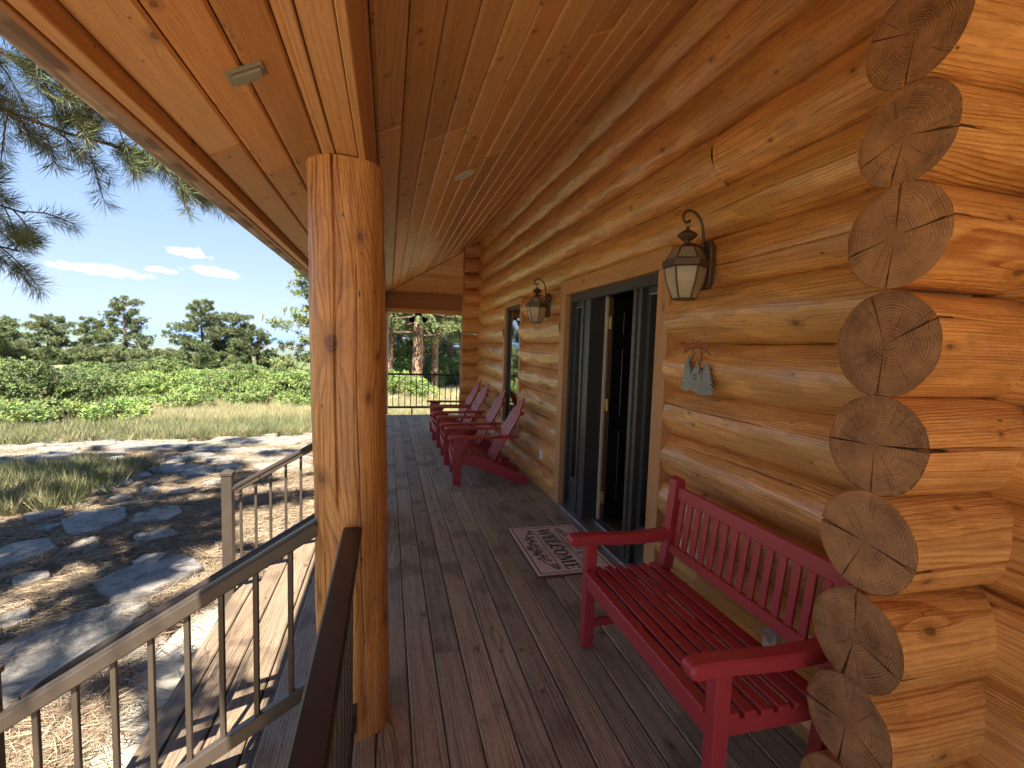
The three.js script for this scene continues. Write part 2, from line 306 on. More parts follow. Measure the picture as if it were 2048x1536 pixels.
// ---------------------------------------------------------------- peeled logs
// A log of length L along s; grooves are drying checks cut into it; put(s, c, q) places (s, r cos, r sin).
function logGeo({ L, R, R1 = R, seed, seam = 0, du = 0.055, nth = 40, grooves = [], put, rough = 1, uv0 = false }) {
  const r = rng(seed * 7 + 1), uo = uv0 ? 0 : r() * 30, vo = uv0 ? 0 : r() * 3;
  const fac = [];
  for (let x = -0.3; x < L + 0.3; x += 0.24) { const k = 8 + Math.floor(r() * 3), t0 = r() * 6.283; for (let i = 0; i < k; i++) fac.push([t0 + (i + (r() - 0.5) * 0.7) * 6.2832 / k, x + (r() - 0.5) * 0.24, 0.943 + 0.052 * r(), 0.12 + 0.26 * r()]); }
  fac.sort((a, b) => a[1] - b[1]);
  // columns
  let cols = [];
  for (let i = 0; i < nth; i++) { const th = seam + (i + 0.5) / nth * 6.2832; if (!grooves.some((g) => { const d = Math.abs(Math.atan2(Math.sin(th - g.th), Math.cos(th - g.th))); return d < 0.075 + g.w; })) cols.push([th, null, 0]); }
  grooves.forEach((g) => { const t = ((g.th - seam) % 6.2832 + 6.2832) % 6.2832 + seam; cols.push([t - g.w, g, 0], [t, g, 1], [t + g.w, g, 0], [t - g.w - 0.03, g, 0], [t + g.w + 0.03, g, 0]); });
  cols.push([seam, null, 0]); cols.sort((a, b) => a[0] - b[0]); cols.push([seam + 6.2832, null, 0]);
  const nu = Math.max(2, Math.round(L / du)), n = cols.length, pos = [], uv = [], idx = [], rims = [];
  const bow = (r() - 0.5) * 0.012;
  for (let j = 0; j <= nu; j++) {
    const s = j / nu * L, Rm = mix(R, R1, j / nu), near = fac.filter((f) => Math.abs(f[1] - s) < 0.55);
    const rim = [];
    for (const [t0, g, c] of cols) {
      const wander = g ? (g.wob ?? 0.03) * Math.sin(s * 2.3 + g.th * 9) + 0.012 * Math.sin(s * 9 + g.th) : 0, th = t0 + wander;
      let m = Rm * 1.015;
      for (const f of near) { let d = th - f[0]; d = Math.atan2(Math.sin(d), Math.cos(d)); if (Math.abs(d) < 0.9) { const q = Rm * f[2] / Math.cos(d) + f[3] * (s - f[1]) ** 2; if (q < m) m = q; } }
      m = mix(Rm, m, rough);
      m += Rm * 0.02 * (vn(s * 1.3 + seed, th * 2, 997, 997, seed) - 0.5);
      let dep = 0;
      if (g && c) { const a = sstep(g.a ?? -1, (g.a ?? -1) + 0.12, s) * (1 - sstep((g.b ?? 99) - 0.12, g.b ?? 99, s)); dep = g.d * a; }
      const rr = m - dep, p = put(s, rr * Math.cos(th), rr * Math.sin(th) + bow * Math.sin(s / L * 3.14));
      pos.push(...p); uv.push(s + uo, th * Rm + vo); rim.push([th, m, g && c ? dep : 0]);
    }
    if (j === 0) rims[0] = rim; if (j === nu) rims[1] = rim;
  }
  for (let j = 0; j < nu; j++) for (let i = 0; i < n - 1; i++) { const a = j * n + i, b = a + n; idx.push(a, b, a + 1, b, b + 1, a + 1); }
  const g = finish(pos, uv, idx, put(L / 2, 0, 0));
  const caps = [];
  for (const e of [0, 1]) {
    const S = e ? L : 0, dir = e ? -1 : 1, cp = [], cu = [], ci = [], rho = [0, 0.12, 0.3, 0.5, 0.7, 0.86, 0.97, 1], ang = r() * 6.283, ox = (r() - 0.5) * 0.03, oy = (r() - 0.5) * 0.03;
    rho.forEach((q, k) => rims[e].forEach(([th, m, dep]) => {
      const inw = (k === rho.length - 1 ? 0.004 : 0) + (dep > 0 ? dep * 1.6 * sstep(0.02, 0.3, q) : 0);
      const R2 = q * m;
      const p = put(S + dir * inw, R2 * Math.cos(th), R2 * Math.sin(th)); cp.push(...p);
      cu.push(R2 * Math.cos(th + ang) + ox, R2 * Math.sin(th + ang) + oy);
    }));
    for (let k = 0; k < rho.length - 1; k++) for (let i = 0; i < n - 1; i++) { const a = k * n + i, b = a + n; ci.push(a, b, a + 1, b, b + 1, a + 1); }
    caps.push(finish(cp, cu, ci, put(S + dir * 1, 0, 0)));
  }
  return { body: g, caps };
}
function finish(pos, uv, idx, from) {
  const g = new THREE.BufferGeometry();
  g.setAttribute('position', new THREE.Float32BufferAttribute(pos, 3));
  g.setAttribute('uv', new THREE.Float32BufferAttribute(uv, 2));
  // turn the faces outward, judged from the first sound face
  const P = (i) => new THREE.Vector3(pos[i * 3], pos[i * 3 + 1], pos[i * 3 + 2]);
  let vote = 0; const F = new THREE.Vector3(...from);
  for (let k = 0; k < idx.length; k += Math.max(3, 3 * Math.floor(idx.length / 300))) { const a = P(idx[k]), n = P(idx[k + 1]).sub(a).cross(P(idx[k + 2]).sub(a)); vote += Math.sign(n.dot(a.sub(F))); }
  if (vote < 0) for (let k = 0; k < idx.length; k += 3) { const t = idx[k + 1]; idx[k + 1] = idx[k + 2]; idx[k + 2] = t; }
  g.setIndex(idx); g.computeVertexNormals(); return g;
}

// ---------------------------------------------------------------- the cabin
const cabin = thing('log_cabin', 'honey coloured log cabin with hewn round logs, open dark door and tall window', 'cabin');
const WX = 1.80, LR = 0.155;
const GAP = [-0.07, 0.225, 0.505, 0.78, 1.05, 1.33, 1.618, 1.927, 2.2, 2.47, 2.765, 3.06, 3.36, 3.66];
const CROSSZ = -1.035, DOOR = [-2.635, -4.555], WIN = [-6.05, -6.98], FARZ = -9.17;
function wallLog(y0, y1, z0, z1, seed, m) {
  const r = rng(seed * 13), R = (y1 - y0) / 2 + 0.006 + r() * 0.004, L = z0 - z1;
  const gr = [];
  const ng = r() < 0.75 ? 1 + (r() < 0.4 ? 1 : 0) : 0;
  for (let i = 0; i < ng; i++) { const a = r() * L * 0.5; gr.push({ th: Math.PI + (r() - 0.5) * 1.5, w: 0.014 + r() * 0.014, d: 0.012 + r() * 0.014, a, b: a + 0.7 + r() * 2.5, wob: 0.05 }); }
  if (gr.length === 2 && Math.abs(gr[0].th - gr[1].th) < 0.3) gr.pop();
  const { body, caps } = logGeo({ L, R, seed, seam: 0, grooves: gr, put: (s, c, q) => [WX + c, (y0 + y1) / 2 + q, z0 - s] });
  add(cabin, 'wall_log', body, m);
}
for (let k = 0; k < GAP.length - 1; k++) {
  const m = (i) => logMats[(k * 3 + i * 2) % 5], y0 = GAP[k], y1 = GAP[k + 1];
  // nearest run, toward the viewer past the cross wall
  wallLog(y0 + 0.11, y1 + 0.11, 2.6, CROSSZ - 0.11, 300 + k, m(1));
  if (k < 8) {
    wallLog(y0, y1, CROSSZ, DOOR[0] - 0.02, 20 + k, m(0));
    const w = k >= 2 && k < 8;
    wallLog(y0, y1, DOOR[1] + 0.02, w ? WIN[0] - 0.02 : FARZ - 0.1, 60 + k, m(2));
    if (w) wallLog(y0, y1, WIN[1] + 0.02, FARZ - 0.1, 90 + k, m(3));
  } else if (k === 9) {
    wallLog(y0, y1, CROSSZ, -2.284, 140 + k, m(0)); wallLog(y0, y1, -2.288, FARZ - 0.1, 160 + k, m(4));
  } else wallLog(y0, y1, CROSSZ, FARZ - 0.1, 120 + k, m(2));
}
// logs of the cross walls: their sawn ends stand out into the porch
const CR = 0.149;
const ENDC = [ // angles of the open checks on each end (deg), from the lowest log up
  [[40, 1.2], [200, 1.6]], [[290, 1.3], [150, 1]], [[185, 3.2], [265, 2.4], [340, 1.2]], [[258, 3.4], [345, 1.6], [92, 1.6]], [[172, 3.0], [245, 1.2], [350, 2.2]],
  [[5, 2.6], [182, 1.3], [272, 1.5]], [[268, 1.7], [110, 1.6], [30, 1.8]], [[265, 2.0], [10, 1.7], [88, 2.2], [195, 1.4]], [[255, 3.0], [200, 1.4], [350, 1.7]], [[262, 2.6], [20, 1.2], [160, 1.2]], [[300, 2], [80, 1]], [[250, 2], [40, 1]]];
for (let k = 0; k < 12; k++) {
  const CY = [-0.05, 0.22, 0.497, 0.757, 1.046, 1.325, 1.606, 1.9, 2.165, 2.43, 2.70, 2.98], y = CY[k], r = rng(900 + k), Rk = ((CY[k + 1] ?? y + 0.28) - (CY[k - 1] ?? y - 0.28)) / 4 + 0.002;
  const x0 = 1.345 - (11 - k) * 0.0035;
  const gr = ENDC[k].map(([a, w], i) => ({ th: a * Math.PI / 180, w: w * 0.012, d: 0.02 + w * 0.008, a: -1, b: i === 0 || w > 2 ? 0.3 + r() * 1.5 : 0.14, wob: 0.015 }));
  // th is measured from +z (toward the viewer) up through +y
  const { body, caps } = logGeo({ L: 1.9, R: Rk, seed: 500 + k, seam: 2.25, du: 0.04, nth: 64, grooves: gr, rough: 0.3, put: (s, c, q) => [x0 + s, y + q, CROSSZ + c] });
  const o = add(cabin, 'cross_log', body, logMats[(k * 2 + 2) % 5]);
  add(o, 'log_end', caps[0], endMats[k % 3]);
}
for (let k = 0; k < 13; k++) {
  const y = (k ? (GAP[k]) : -0.07) + 0.0, x0 = 1.375 - (12 - k) * 0.003;
  const { body, caps } = logGeo({ L: 4.6, R: CR, seed: 700 + k, seam: Math.PI, du: 0.12, nth: 32, put: (s, c, q) => [x0 + s, y + q, FARZ + c] });
  const o = add(cabin, 'corner_log', body, logMats[(k * 2 + 1) % 5]);
  add(o, 'log_end', caps[0], endMats[k % 3]);
}
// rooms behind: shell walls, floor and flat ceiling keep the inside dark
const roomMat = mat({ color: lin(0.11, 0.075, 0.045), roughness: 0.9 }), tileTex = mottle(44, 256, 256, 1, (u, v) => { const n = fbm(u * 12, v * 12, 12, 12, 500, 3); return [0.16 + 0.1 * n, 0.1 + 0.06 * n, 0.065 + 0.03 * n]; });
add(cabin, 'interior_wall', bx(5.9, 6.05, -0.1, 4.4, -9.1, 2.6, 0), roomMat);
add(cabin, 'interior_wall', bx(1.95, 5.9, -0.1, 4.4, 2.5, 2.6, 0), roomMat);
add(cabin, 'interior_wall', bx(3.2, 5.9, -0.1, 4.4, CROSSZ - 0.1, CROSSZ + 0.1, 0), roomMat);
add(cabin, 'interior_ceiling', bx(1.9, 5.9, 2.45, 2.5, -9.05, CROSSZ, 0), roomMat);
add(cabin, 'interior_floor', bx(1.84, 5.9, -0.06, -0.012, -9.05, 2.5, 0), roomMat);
{ // floor tiles just inside the doorway
  const tm = mat({ map: tileTex.map, roughness: 0.45 });
  for (let i = 0; i < 4; i++) for (let j = 0; j < 3; j++) add(cabin, 'floor_tile', bx(1.99 + j * 0.42, 2.40 + j * 0.42, -0.01, 0.012, -3.12 - i * 0.31, -3.42 - i * 0.31, 0.003, 0, i, j), tm);
  add(cabin, 'tile_grout', bx(1.985, 3.26, -0.011, 0.006, -3.1, -4.38, 0), mat({ color: lin(0.5, 0.42, 0.33), roughness: 0.9 }));
}
// rough-sawn casings round the door and the window
function casing(name, zr, zl, top, bottom, w, x0) {
  const c = add(cabin, name, bx(x0, x0 + 0.13, bottom, top - w, zr, zr - w, 0.004, 1, 0.2), trimMat);
  add(c, 'casing_board', bx(x0, x0 + 0.13, bottom, top - w, zl + w, zl, 0.004, 1, 0.9), trimMat);
  add(c, 'casing_board', bx(x0 - 0.002, x0 + 0.13, top - w, top, zr, zl, 0.004, 2, 1.4), trimMat);
  if (bottom > 0.1) add(c, 'casing_board', bx(x0 - 0.002, x0 + 0.13, bottom - 0.1, bottom, zr, zl, 0.004, 2, 0.4), trimMat);
}
casing('door_casing', DOOR[0], DOOR[1], 2.21, 0.0, 0.13, 1.652);
casing('window_casing', WIN[0] + 0.02, WIN[1] - 0.02, 2.2, 0.46, 0.075, 1.657);
// door unit: frame, two mullions, two sidelights and an open six-panel leaf
{
  const X0 = 1.705, X1 = 1.875, zr = DOOR[0] - 0.13, zl = DOOR[1] + 0.13, top = 2.08;
  const f = add(cabin, 'door_frame', bx(X0, X1, 2.03, top, zr, zl, 0.003), charcoal);
  add(f, 'jamb', bx(X0, X1, 0.03, 2.03, zr, zr - 0.035, 0.003), charcoal);
  add(f, 'jamb', bx(X0, X1, 0.03, 2.03, zl + 0.035, zl, 0.003), charcoal);
  for (const [a, b] of [[-3.05, -3.17], [-3.93, -4.13]]) {
    add(f, 'mullion', bx(X0 + 0.012, X1, 0.03, 2.03, a, b, 0.003), charcoal);
    add(f, 'mullion_stop', bx(X0 - 0.002, X0 + 0.02, 0.03, 2.03, a, a - 0.03, 0.004), charcoal);
    add(f, 'mullion_stop', bx(X0 - 0.002, X0 + 0.02, 0.03, 2.03, b + 0.045, b, 0.004), charcoal);
  }
  add(f, 'head_stop', bx(X0 - 0.002, X0 + 0.018, 2.005, 2.045, zr - 0.036, zl + 0.036, 0.004), charcoal);
  for (const [a, b] of [[zr - 0.035, -3.05], [-4.13, zl + 0.035]]) { // sidelights
    const s = add(cabin, 'sidelight', bx(X0 + 0.04, X0 + 0.085, 0.03, 0.32, a, b, 0.003), charcoal);
    add(s, 'sash_rail', bx(X0 + 0.04, X0 + 0.085, 1.96, 2.03, a, b, 0.003), charcoal);
    add(s, 'sash_stile', bx(X0 + 0.04, X0 + 0.085, 0.32, 1.96, a, a - 0.045, 0.003), charcoal);
    add(s, 'sash_stile', bx(X0 + 0.04, X0 + 0.085, 0.32, 1.96, b + 0.045, b, 0.003), charcoal);
    add(s, 'glazing_bead', bx(X0 + 0.034, X0 + 0.042, 0.32, 1.96, a - 0.045, a - 0.052, 0.001), silver);
    add(s, 'glazing_bead', bx(X0 + 0.034, X0 + 0.042, 1.952, 1.96, a - 0.045, b + 0.045, 0.001), silver);
    add(s, 'pane', bx(X0 + 0.06, X0 + 0.064, 0.32, 1.96, a - 0.045, b + 0.045, 0), paneMat);
  }
  const sill = add(cabin, 'threshold', bx(1.66, X1 + 0.02, 0.002, 0.024, DOOR[0] - 0.13, DOOR[1] + 0.13, 0.004), silver);
  add(sill, 'sill_nose', bx(1.648, 1.662, -0.0, 0.028, DOOR[0] - 0.13, DOOR[1] + 0.13, 0.004), silver);
  add(sill, 'sill_ridge', bx(1.8, 1.815, 0.024, 0.038, -3.17, -3.93, 0.004), silver);
  add(sill, 'sill_saddle', bx(1.88, 1.98, 0.001, 0.03, -3.1, -4.1, 0.006), mat({ color: lin(0.12, 0.07, 0.04), roughness: 0.5 }));
  add(f, 'weather_strip', bx(1.845, 1.868, 0.03, 2.03, -3.928, -3.905, 0.002), mat({ color: lin(0.62, 0.55, 0.40), roughness: 0.7 }));
  add(f, 'hinge_jamb', bx(1.872, 1.9, 0.03, 2.03, -3.93, -3.90, 0.002), mat({ map: texTrim.map, color: lin(0.34, 0.26, 0.22), roughness: 0.5 }));
  const dm = mat({ color: lin(0.012, 0.011, 0.011), roughness: 0.35 });
  const leaf = add(cabin, 'front_door', bx(1.9, 2.77, 0.02, 2.02, -3.885, -3.93, 0.003), dm);
  for (const [y0, y1] of [[0.2, 0.85], [0.98, 1.58], [1.7, 1.9]]) for (const x of [2.0, 2.4]) add(leaf, 'door_panel', bx(x, x + 0.27, y0, y1, -3.882, -3.872, 0.012), dm);
  for (const y of [0.24, 1.08, 1.8]) { const h = add(leaf, 'hinge', bx(1.866, 1.874, y - 0.05, y + 0.05, -3.925, -3.868, 0.001), brass); add(h, 'hinge_leaf', bx(1.878, 1.9, y - 0.05, y + 0.05, -3.89, -3.878, 0.001), brass); add(h, 'hinge_pin', new THREE.CylinderGeometry(0.006, 0.006, 0.11, 8).translate(1.876, y, -3.868), brass); }
  const wn = add(cabin, 'window', bx(1.69, 1.75, 2.09, 2.12, WIN[0] - 0.06, WIN[1] + 0.06, 0.003), charcoal);
  add(wn, 'window_frame', bx(1.69, 1.75, 0.46, 2.09, WIN[0] - 0.06, WIN[0] - 0.1, 0.003), charcoal);
  add(wn, 'window_frame', bx(1.69, 1.75, 0.46, 2.09, WIN[1] + 0.1, WIN[1] + 0.06, 0.003), charcoal);
  add(wn, 'window_frame', bx(1.69, 1.75, 0.46, 0.50, WIN[0] - 0.1, WIN[1] + 0.1, 0.003), charcoal);
  add(wn, 'pane', bx(1.715, 1.719, 0.50, 2.09, WIN[0] - 0.1, WIN[1] + 0.1, 0), paneMat);
}

// ---------------------------------------------------------------- porch floor, steps, ceiling
const deck = struct('porch_floor', 'weathered brown porch floor of long boards with open joints');
{
  const r = rng(41), edges = [-0.47, -0.343, -0.164, -0.028];
  for (let k = 0; k < 13; k++) edges.push(0.1075 + k * 0.1355);
  const joints = { 6: [-2.928], 5: [-2.344], 4: [-5.2], 3: [-1.0], 7: [-6.1], 8: [-3.9], 9: [-7.3], 10: [-5.0], 12: [-3.6] };
  for (let k = 0; k < edges.length - 1; k++) {
    const js = [2.6, ...(joints[k] ?? [-4.4 - r() * 3]), -10.72];
    for (let j = 0; j < js.length - 1; j++) {
      const x1 = Math.min(edges[k + 1] - 0.006, 1.79);
      add(deck, 'deck_board', bx(edges[k], x1, -0.038, -r() * 0.003, js[j] - 0.002, js[j + 1] + 0.002, 0.004, 2, r() * 9, r() * 5), deckMats[(k * 2 + j + Math.floor(r() * 2)) % 5]);
    }
  }
  for (let k = 0; k < 11; k++) add(deck, 'deck_board', bx(1.745, 5.0, -0.038, -0.002, -9.3 - k * 0.1355, -9.43 - k * 0.1355, 0.004, 0, r() * 9, r() * 4), deckMats[k % 5]);
  add(deck, 'rim_joist', bx(-0.445, -0.405, -0.28, -0.04, 2.6, -10.72, 0.003, 2), beamDark);
  for (let z = 2; z > -10.5; z -= 1.2) add(deck, 'joist', bx(-0.4, 1.7, -0.28, -0.045, z, z - 0.045, 0, 0), beamDark);
}
const steps = thing('porch_steps', 'three weathered plank steps leading down from the porch', 'steps');
{
  const r = rng(43), Z0 = -1.72, Z1 = -4.42;
  const rows = [[-0.165, -0.715, -0.583, -0.575, -0.447], [-0.33, -0.956, -0.826, -0.818, -0.69], [-0.495, -1.2, -1.08, -1.072, -0.935]];
  rows.forEach(([y, a, b, c, d], i) => {
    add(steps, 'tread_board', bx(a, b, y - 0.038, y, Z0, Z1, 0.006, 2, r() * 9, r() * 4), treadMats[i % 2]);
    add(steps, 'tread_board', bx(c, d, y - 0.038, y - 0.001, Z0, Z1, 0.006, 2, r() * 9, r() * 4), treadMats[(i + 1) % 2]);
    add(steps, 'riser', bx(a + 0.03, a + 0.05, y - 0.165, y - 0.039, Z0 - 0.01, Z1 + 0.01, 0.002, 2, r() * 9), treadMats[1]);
  });
  add(steps, 'riser', bx(-0.466, -0.448, -0.166, -0.039, Z0, Z1, 0.002, 2, 3), treadMats[1]);
  for (const z of [Z0 - 0.05, -3.1, Z1 + 0.05]) add(steps, 'stringer', extr(poly2([[-0.449, -0.21], [-0.449, -0.7], [-1.16, -0.7], [-1.16, -0.54], [-0.92, -0.54], [-0.92, -0.375], [-0.69, -0.375], [-0.69, -0.21]]), 0.04).translate(0, 0, z - 0.02), beamDark);
}
const slopeA = 2.69, slopeB = 0.5, SL = Math.atan(slopeB), ceilY = (x) => slopeA + slopeB * x;
const roof = struct('porch_roof', 'sloping porch roof with orange tongue and groove pine boards and brown gutter');
{
  const r = rng(47), P = 0.1335;
  const x0 = -0.742;
  for (let k = 0; k < 18; k++) {
    const xa = x0 + k * P, xb = xa + P, hipz = -9.2 - (1.66 - (xa + xb) / 2);
    const js = [2.6]; let z = 1.5 - r() * 2.2;
    while (z > hipz + 1.2) { js.push(z); z -= 2.2 + r() * 2.4; }
    js.push(hipz);
    for (let j = 0; j < js.length - 1; j++) {
      const w = P / Math.cos(SL), last = j === js.length - 2;
      const g = cbox(w - 0.005, 0.026, js[j] - js[j + 1] - 0.003, 0.011, 2, r() * 9, r() * 5);
      if (last) { const p = g.attributes.position; for (let i = 0; i < p.count; i++) if (p.getZ(i) < 0) p.setZ(i, p.getZ(i) + p.getX(i) * Math.cos(SL)); }
      g.rotateZ(SL); g.translate((xa + xb) / 2, ceilY((xa + xb) / 2) + 0.009, (js[j] + js[j + 1]) / 2);
      add(roof, 'ceiling_board', g, ceilMats[Math.floor(r() * 5)]);
    }
  }
  // the return slope past the hip, boards running across
  for (let k = 0; k < 15; k++) {
    const za = -10.95 + k * P - 0.06, zc = za + P / 2, y = 2.645 - 0.03 + 0.5 * (zc + 10.95), xl = 1.66 - (-9.2 - zc) ;
    if (xl > 4.9) continue;
    const L = 5 - Math.max(xl, -0.3), g = cbox(L, 0.018, P / Math.cos(SL) - 0.003, 0.0065, 0, r() * 9, r() * 5);
    g.rotateX(-SL); g.translate(Math.max(xl, -0.3) + L / 2, y + 0.035, zc);
    add(roof, 'ceiling_board', g, ceilMats[Math.floor(r() * 5)]);
  }
  { const h = bar([1.66, ceilY(1.66) - 0.012, -9.2], [-0.12, ceilY(-0.12) - 0.012, -10.98], 0.02, 0.02); add(roof, 'hip_strip', h, beamDark); }
  // roof sheathing above keeps the sun out
  const sh = bx(-0.5 * 2 * 0.43, 8, 0, 0.06, -11.9, 2.7, 0, 2);
  const L = 7.3 / Math.cos(SL);
  add(roof, 'roof_sheathing', cbox(L, 0.05, 14.8, 0, 2).rotateZ(SL).translate(-0.82 + 3.65, ceilY(-0.82 + 3.65) + 0.075, -4.6), beamDark);
  // beam on the posts: core between two side planks
  add(roof, 'beam', bx(-0.187, -0.113, 2.232, 2.62, 2.6, -10.9, 0.003, 2, 0.3), beamMat);
  add(roof, 'beam_plank', bx(-0.216, -0.191, 2.228, 2.58, 2.6, -10.9, 0.003, 2, 1.3), beamMat);
  add(roof, 'beam_plank', bx(-0.109, -0.086, 2.222, 2.635, 2.6, -10.9, 0.003, 2, 0.9), beamMat);
  add(roof, 'cross_beam', bx(-0.083, 5, 2.32, 2.66, -10.82, -10.9, 0.003, 0, 0.3), beamDark);
  add(roof, 'beam_plank', bx(-0.083, 5, 2.228, 2.318, -10.79, -10.93, 0.003, 0, 0.5), beamMat);
  // eave: trim board, fascia and a rounded gutter
  add(roof, 'eave_trim', bx(-0.796, -0.748, 2.268, 2.36, 2.6, -12, 0.004, 2, 0.7), beamMat);
  add(roof, 'fascia', bx(-0.822, -0.798, 2.262, 2.43, 2.6, -12, 0.003, 2, 0.1), beamDark);
  const prof = [[0, 0.11], [0, 0.03], [-0.008, 0.012], [-0.028, 0], [-0.058, -0.002], [-0.084, 0.012], [-0.098, 0.036], [-0.102, 0.07], [-0.108, 0.1], [-0.108, 0.112], [-0.1, 0.112], [-0.097, 0.07], [-0.09, 0.036], [-0.078, 0.018], [-0.056, 0.005], [-0.03, 0.007], [-0.012, 0.017], [-0.006, 0.032], [-0.006, 0.11]];
  const gt = mottle(61, 512, 512, 0.9, (u, v) => { const n = fbm(u * 5, v * 5, 5, 5, 610, 5), s = fbm(u * 30, v * 8, 30, 8, 616, 3), k = sstep(0.45, 0.6, n * 0.6 + s * 0.4); return [mix(0.20, 0.42, k), mix(0.135, 0.30, k), mix(0.095, 0.21, k), s]; }, true);
  add(roof, 'gutter', extr(poly2(prof), 14.6).translate(-0.824, 2.262, -12), mat({ map: gt.map, bumpMap: gt.bump, bumpScale: 0.002, roughness: 0.62 }));
}
// ---------------------------------------------------------------- log posts
function logPost(x, z, seed, label, grooves, R = 0.127, lean = 0) {
  const t = thing('log_post', label, 'post', [x, 0, z], 0, 'peeled log posts carrying the porch beam');
  const { body, caps } = logGeo({ L: 2.226, R, R1: R, seed, seam: Math.PI / 2, du: 0.035, nth: 72, grooves, rough: 0.8, uv0: seed === 811, put: (s, c, q) => [c + lean * s, s, -q] });
  add(t, 'shaft', body, postMat); add(t, 'top_cut', caps[1], postMat);
}
logPost(-0.122, -1.992, 811, 'thick varnished log post nearest the steps with long drying cracks and a knot', [{ th: 4.45, w: 0.03, d: 0.02, a: 0.9, b: 2.4, wob: 0.02 }, { th: 5.05, w: 0.016, d: 0.012, a: 0.3, b: 1.9, wob: 0.05 }, { th: 4.0, w: 0.014, d: 0.01, a: -1, b: 1.4, wob: 0.04 }], 0.14, -0.0195);
logPost(-0.124, -4.42, 821, 'second log post standing just behind the nearest post at the far side of the steps', [{ th: 5.6, w: 0.02, d: 0.015 }], 0.122, -0.0195);
logPost(-0.118, -10.86, 841, 'corner log post at the far end of the porch under the crossing beams', [], 0.118);

// ---------------------------------------------------------------- railings
function railPost(t, x, z, y0, y1, w = 0.076) {
  const p = add(t, 'newel', bx(x - w / 2, x + w / 2, y0, y1, z + w / 2, z - w / 2, 0.003, 1), bronze), c = w / 2 + 0.006;
  const cap = new THREE.ConeGeometry(c * Math.SQRT2, 0.028, 4, 1).rotateY(Math.PI / 4).translate(x, y1 + 0.026, z);
  add(p, 'newel_cap', cap.toNonIndexed(), bronze);
  add(p, 'cap_collar', bx(x - c, x + c, y1 - 0.012, y1 + 0.0125, z + c, z - c, 0.002), bronze);
}
{ // porch railing along the edge, from the near post toward the viewer
  const t = thing('porch_railing', 'brown metal railing with flat top running from the near log post along the porch edge', 'railing', [-0.125, 0, 0]);
  add(t, 'top_rail', bx(-0.034, 0.034, 0.832, 0.87, 1.8, -1.862, 0.006, 2), bronzeCap);
  add(t, 'bottom_rail', bx(-0.016, 0.016, 0.085, 0.115, 1.8, -1.86, 0.003, 2), bronze);
  for (let z = -1.78; z < 1.7; z += 0.112) add(t, 'baluster', bx(-0.009, 0.009, 0.115, 0.832, z + 0.009, z - 0.009, 0.002, 1), bronze);
  add(t, 'rail_bracket', bx(-0.02, 0.02, 0.04, 0.16, -1.852, -1.866, 0.002), bronze);
}
function stairRail(z, label, x0, y0, x1, y1, newX, newTop, balX, inner) {
  const t = thing('stair_railing', label, 'railing', [0, 0, z], 0, 'metal hand railings of the porch steps');
  const k = (y1 - y0) / (x1 - x0), at = (x) => y0 + k * (x - x0);
  const top = add(t, 'top_rail', bar([x0, y0 - 0.02, 0], [x1, y1 - 0.02, 0], 0.052, 0.05, 0.005), bronze);
  add(top, 'rail_cap', bar([x0, y0 + 0.012, 0], [x1, y1 + 0.012, 0], 0.04, 0.01, 0.002), bronze);
  const drop = 0.655;
  add(t, 'bottom_rail', bar([x0, y0 - drop, 0], [x1, y1 - drop, 0], 0.04, 0.054, 0.004), bronze);
  balX.forEach((x) => add(t, 'baluster', bx(x - 0.0095, x + 0.0095, at(x) - drop, at(x) - 0.03, 0.0095, -0.0095, 0.002, 1), bronze));
  railPost(t, newX, 0, -0.72, newTop);
  const h = inner;
  add(t, 'hand_rail', tube([[x0 + 0.01, y0 + 0.005, h], [mix(x0, x1, 0.5), at(mix(x0, x1, 0.5)) + 0.005, h], [x1 + 0.07, at(x1 + 0.07) + 0.005, h], [x1 + 0.02, at(x1 + 0.02) - 0.002, h * 0.9]], 0.0175, 24, 10), bronzeCap);
  for (const f of [0.25, 0.78]) { const x = mix(x0, x1, f); add(t, 'bracket', tube([[x, at(x) - 0.012, h], [x, at(x) - 0.05, h], [x, at(x) - 0.055, h * 0.2]], 0.005, 8, 6), blackMetal); }
}
stairRail(-1.955, 'brown metal stair railing in front descending from the near log post with thick sloping rail', -0.252, 0.868, -1.3, 0.222, -1.345, 0.385, [-0.36, -0.483, -0.602, -0.717, -0.835, -0.954, -1.073, -1.192], -0.095);
stairRail(-4.2, 'brown metal stair railing on the far side of the steps with square capped newel post', -0.24, 0.915, -1.19, 0.372, -1.232, 0.49, [-0.34, -0.455, -0.575, -0.69, -0.805, -0.92, -1.03, -1.14], 0.085);
{
  const t = thing('far_railing', 'black metal railing with thin balusters closing the far end of the porch', 'railing', [0, 0, -10.74]);
  add(t, 'top_rail', bx(0.0, 4.6, 0.87, 0.91, 0.02, -0.02, 0.003), darkRail);
  add(t, 'bottom_rail', bx(0.0, 4.6, 0.14, 0.185, 0.018, -0.018, 0.003), darkRail);
  for (let k = 0; k < 20; k++) { const x = 0.105 + k * 0.1265; add(t, 'baluster', bx(x - 0.009, x + 0.009, 0.185, 0.87, 0.009, -0.009, 0.002), darkRail); }
  add(t, 'rail_foot', bx(0.5, 0.53, -0.002, 0.14, 0.015, -0.015, 0.002), darkRail);
  add(t, 'rail_foot', bx(2.5, 2.53, -0.002, 0.14, 0.015, -0.015, 0.002), darkRail);
}
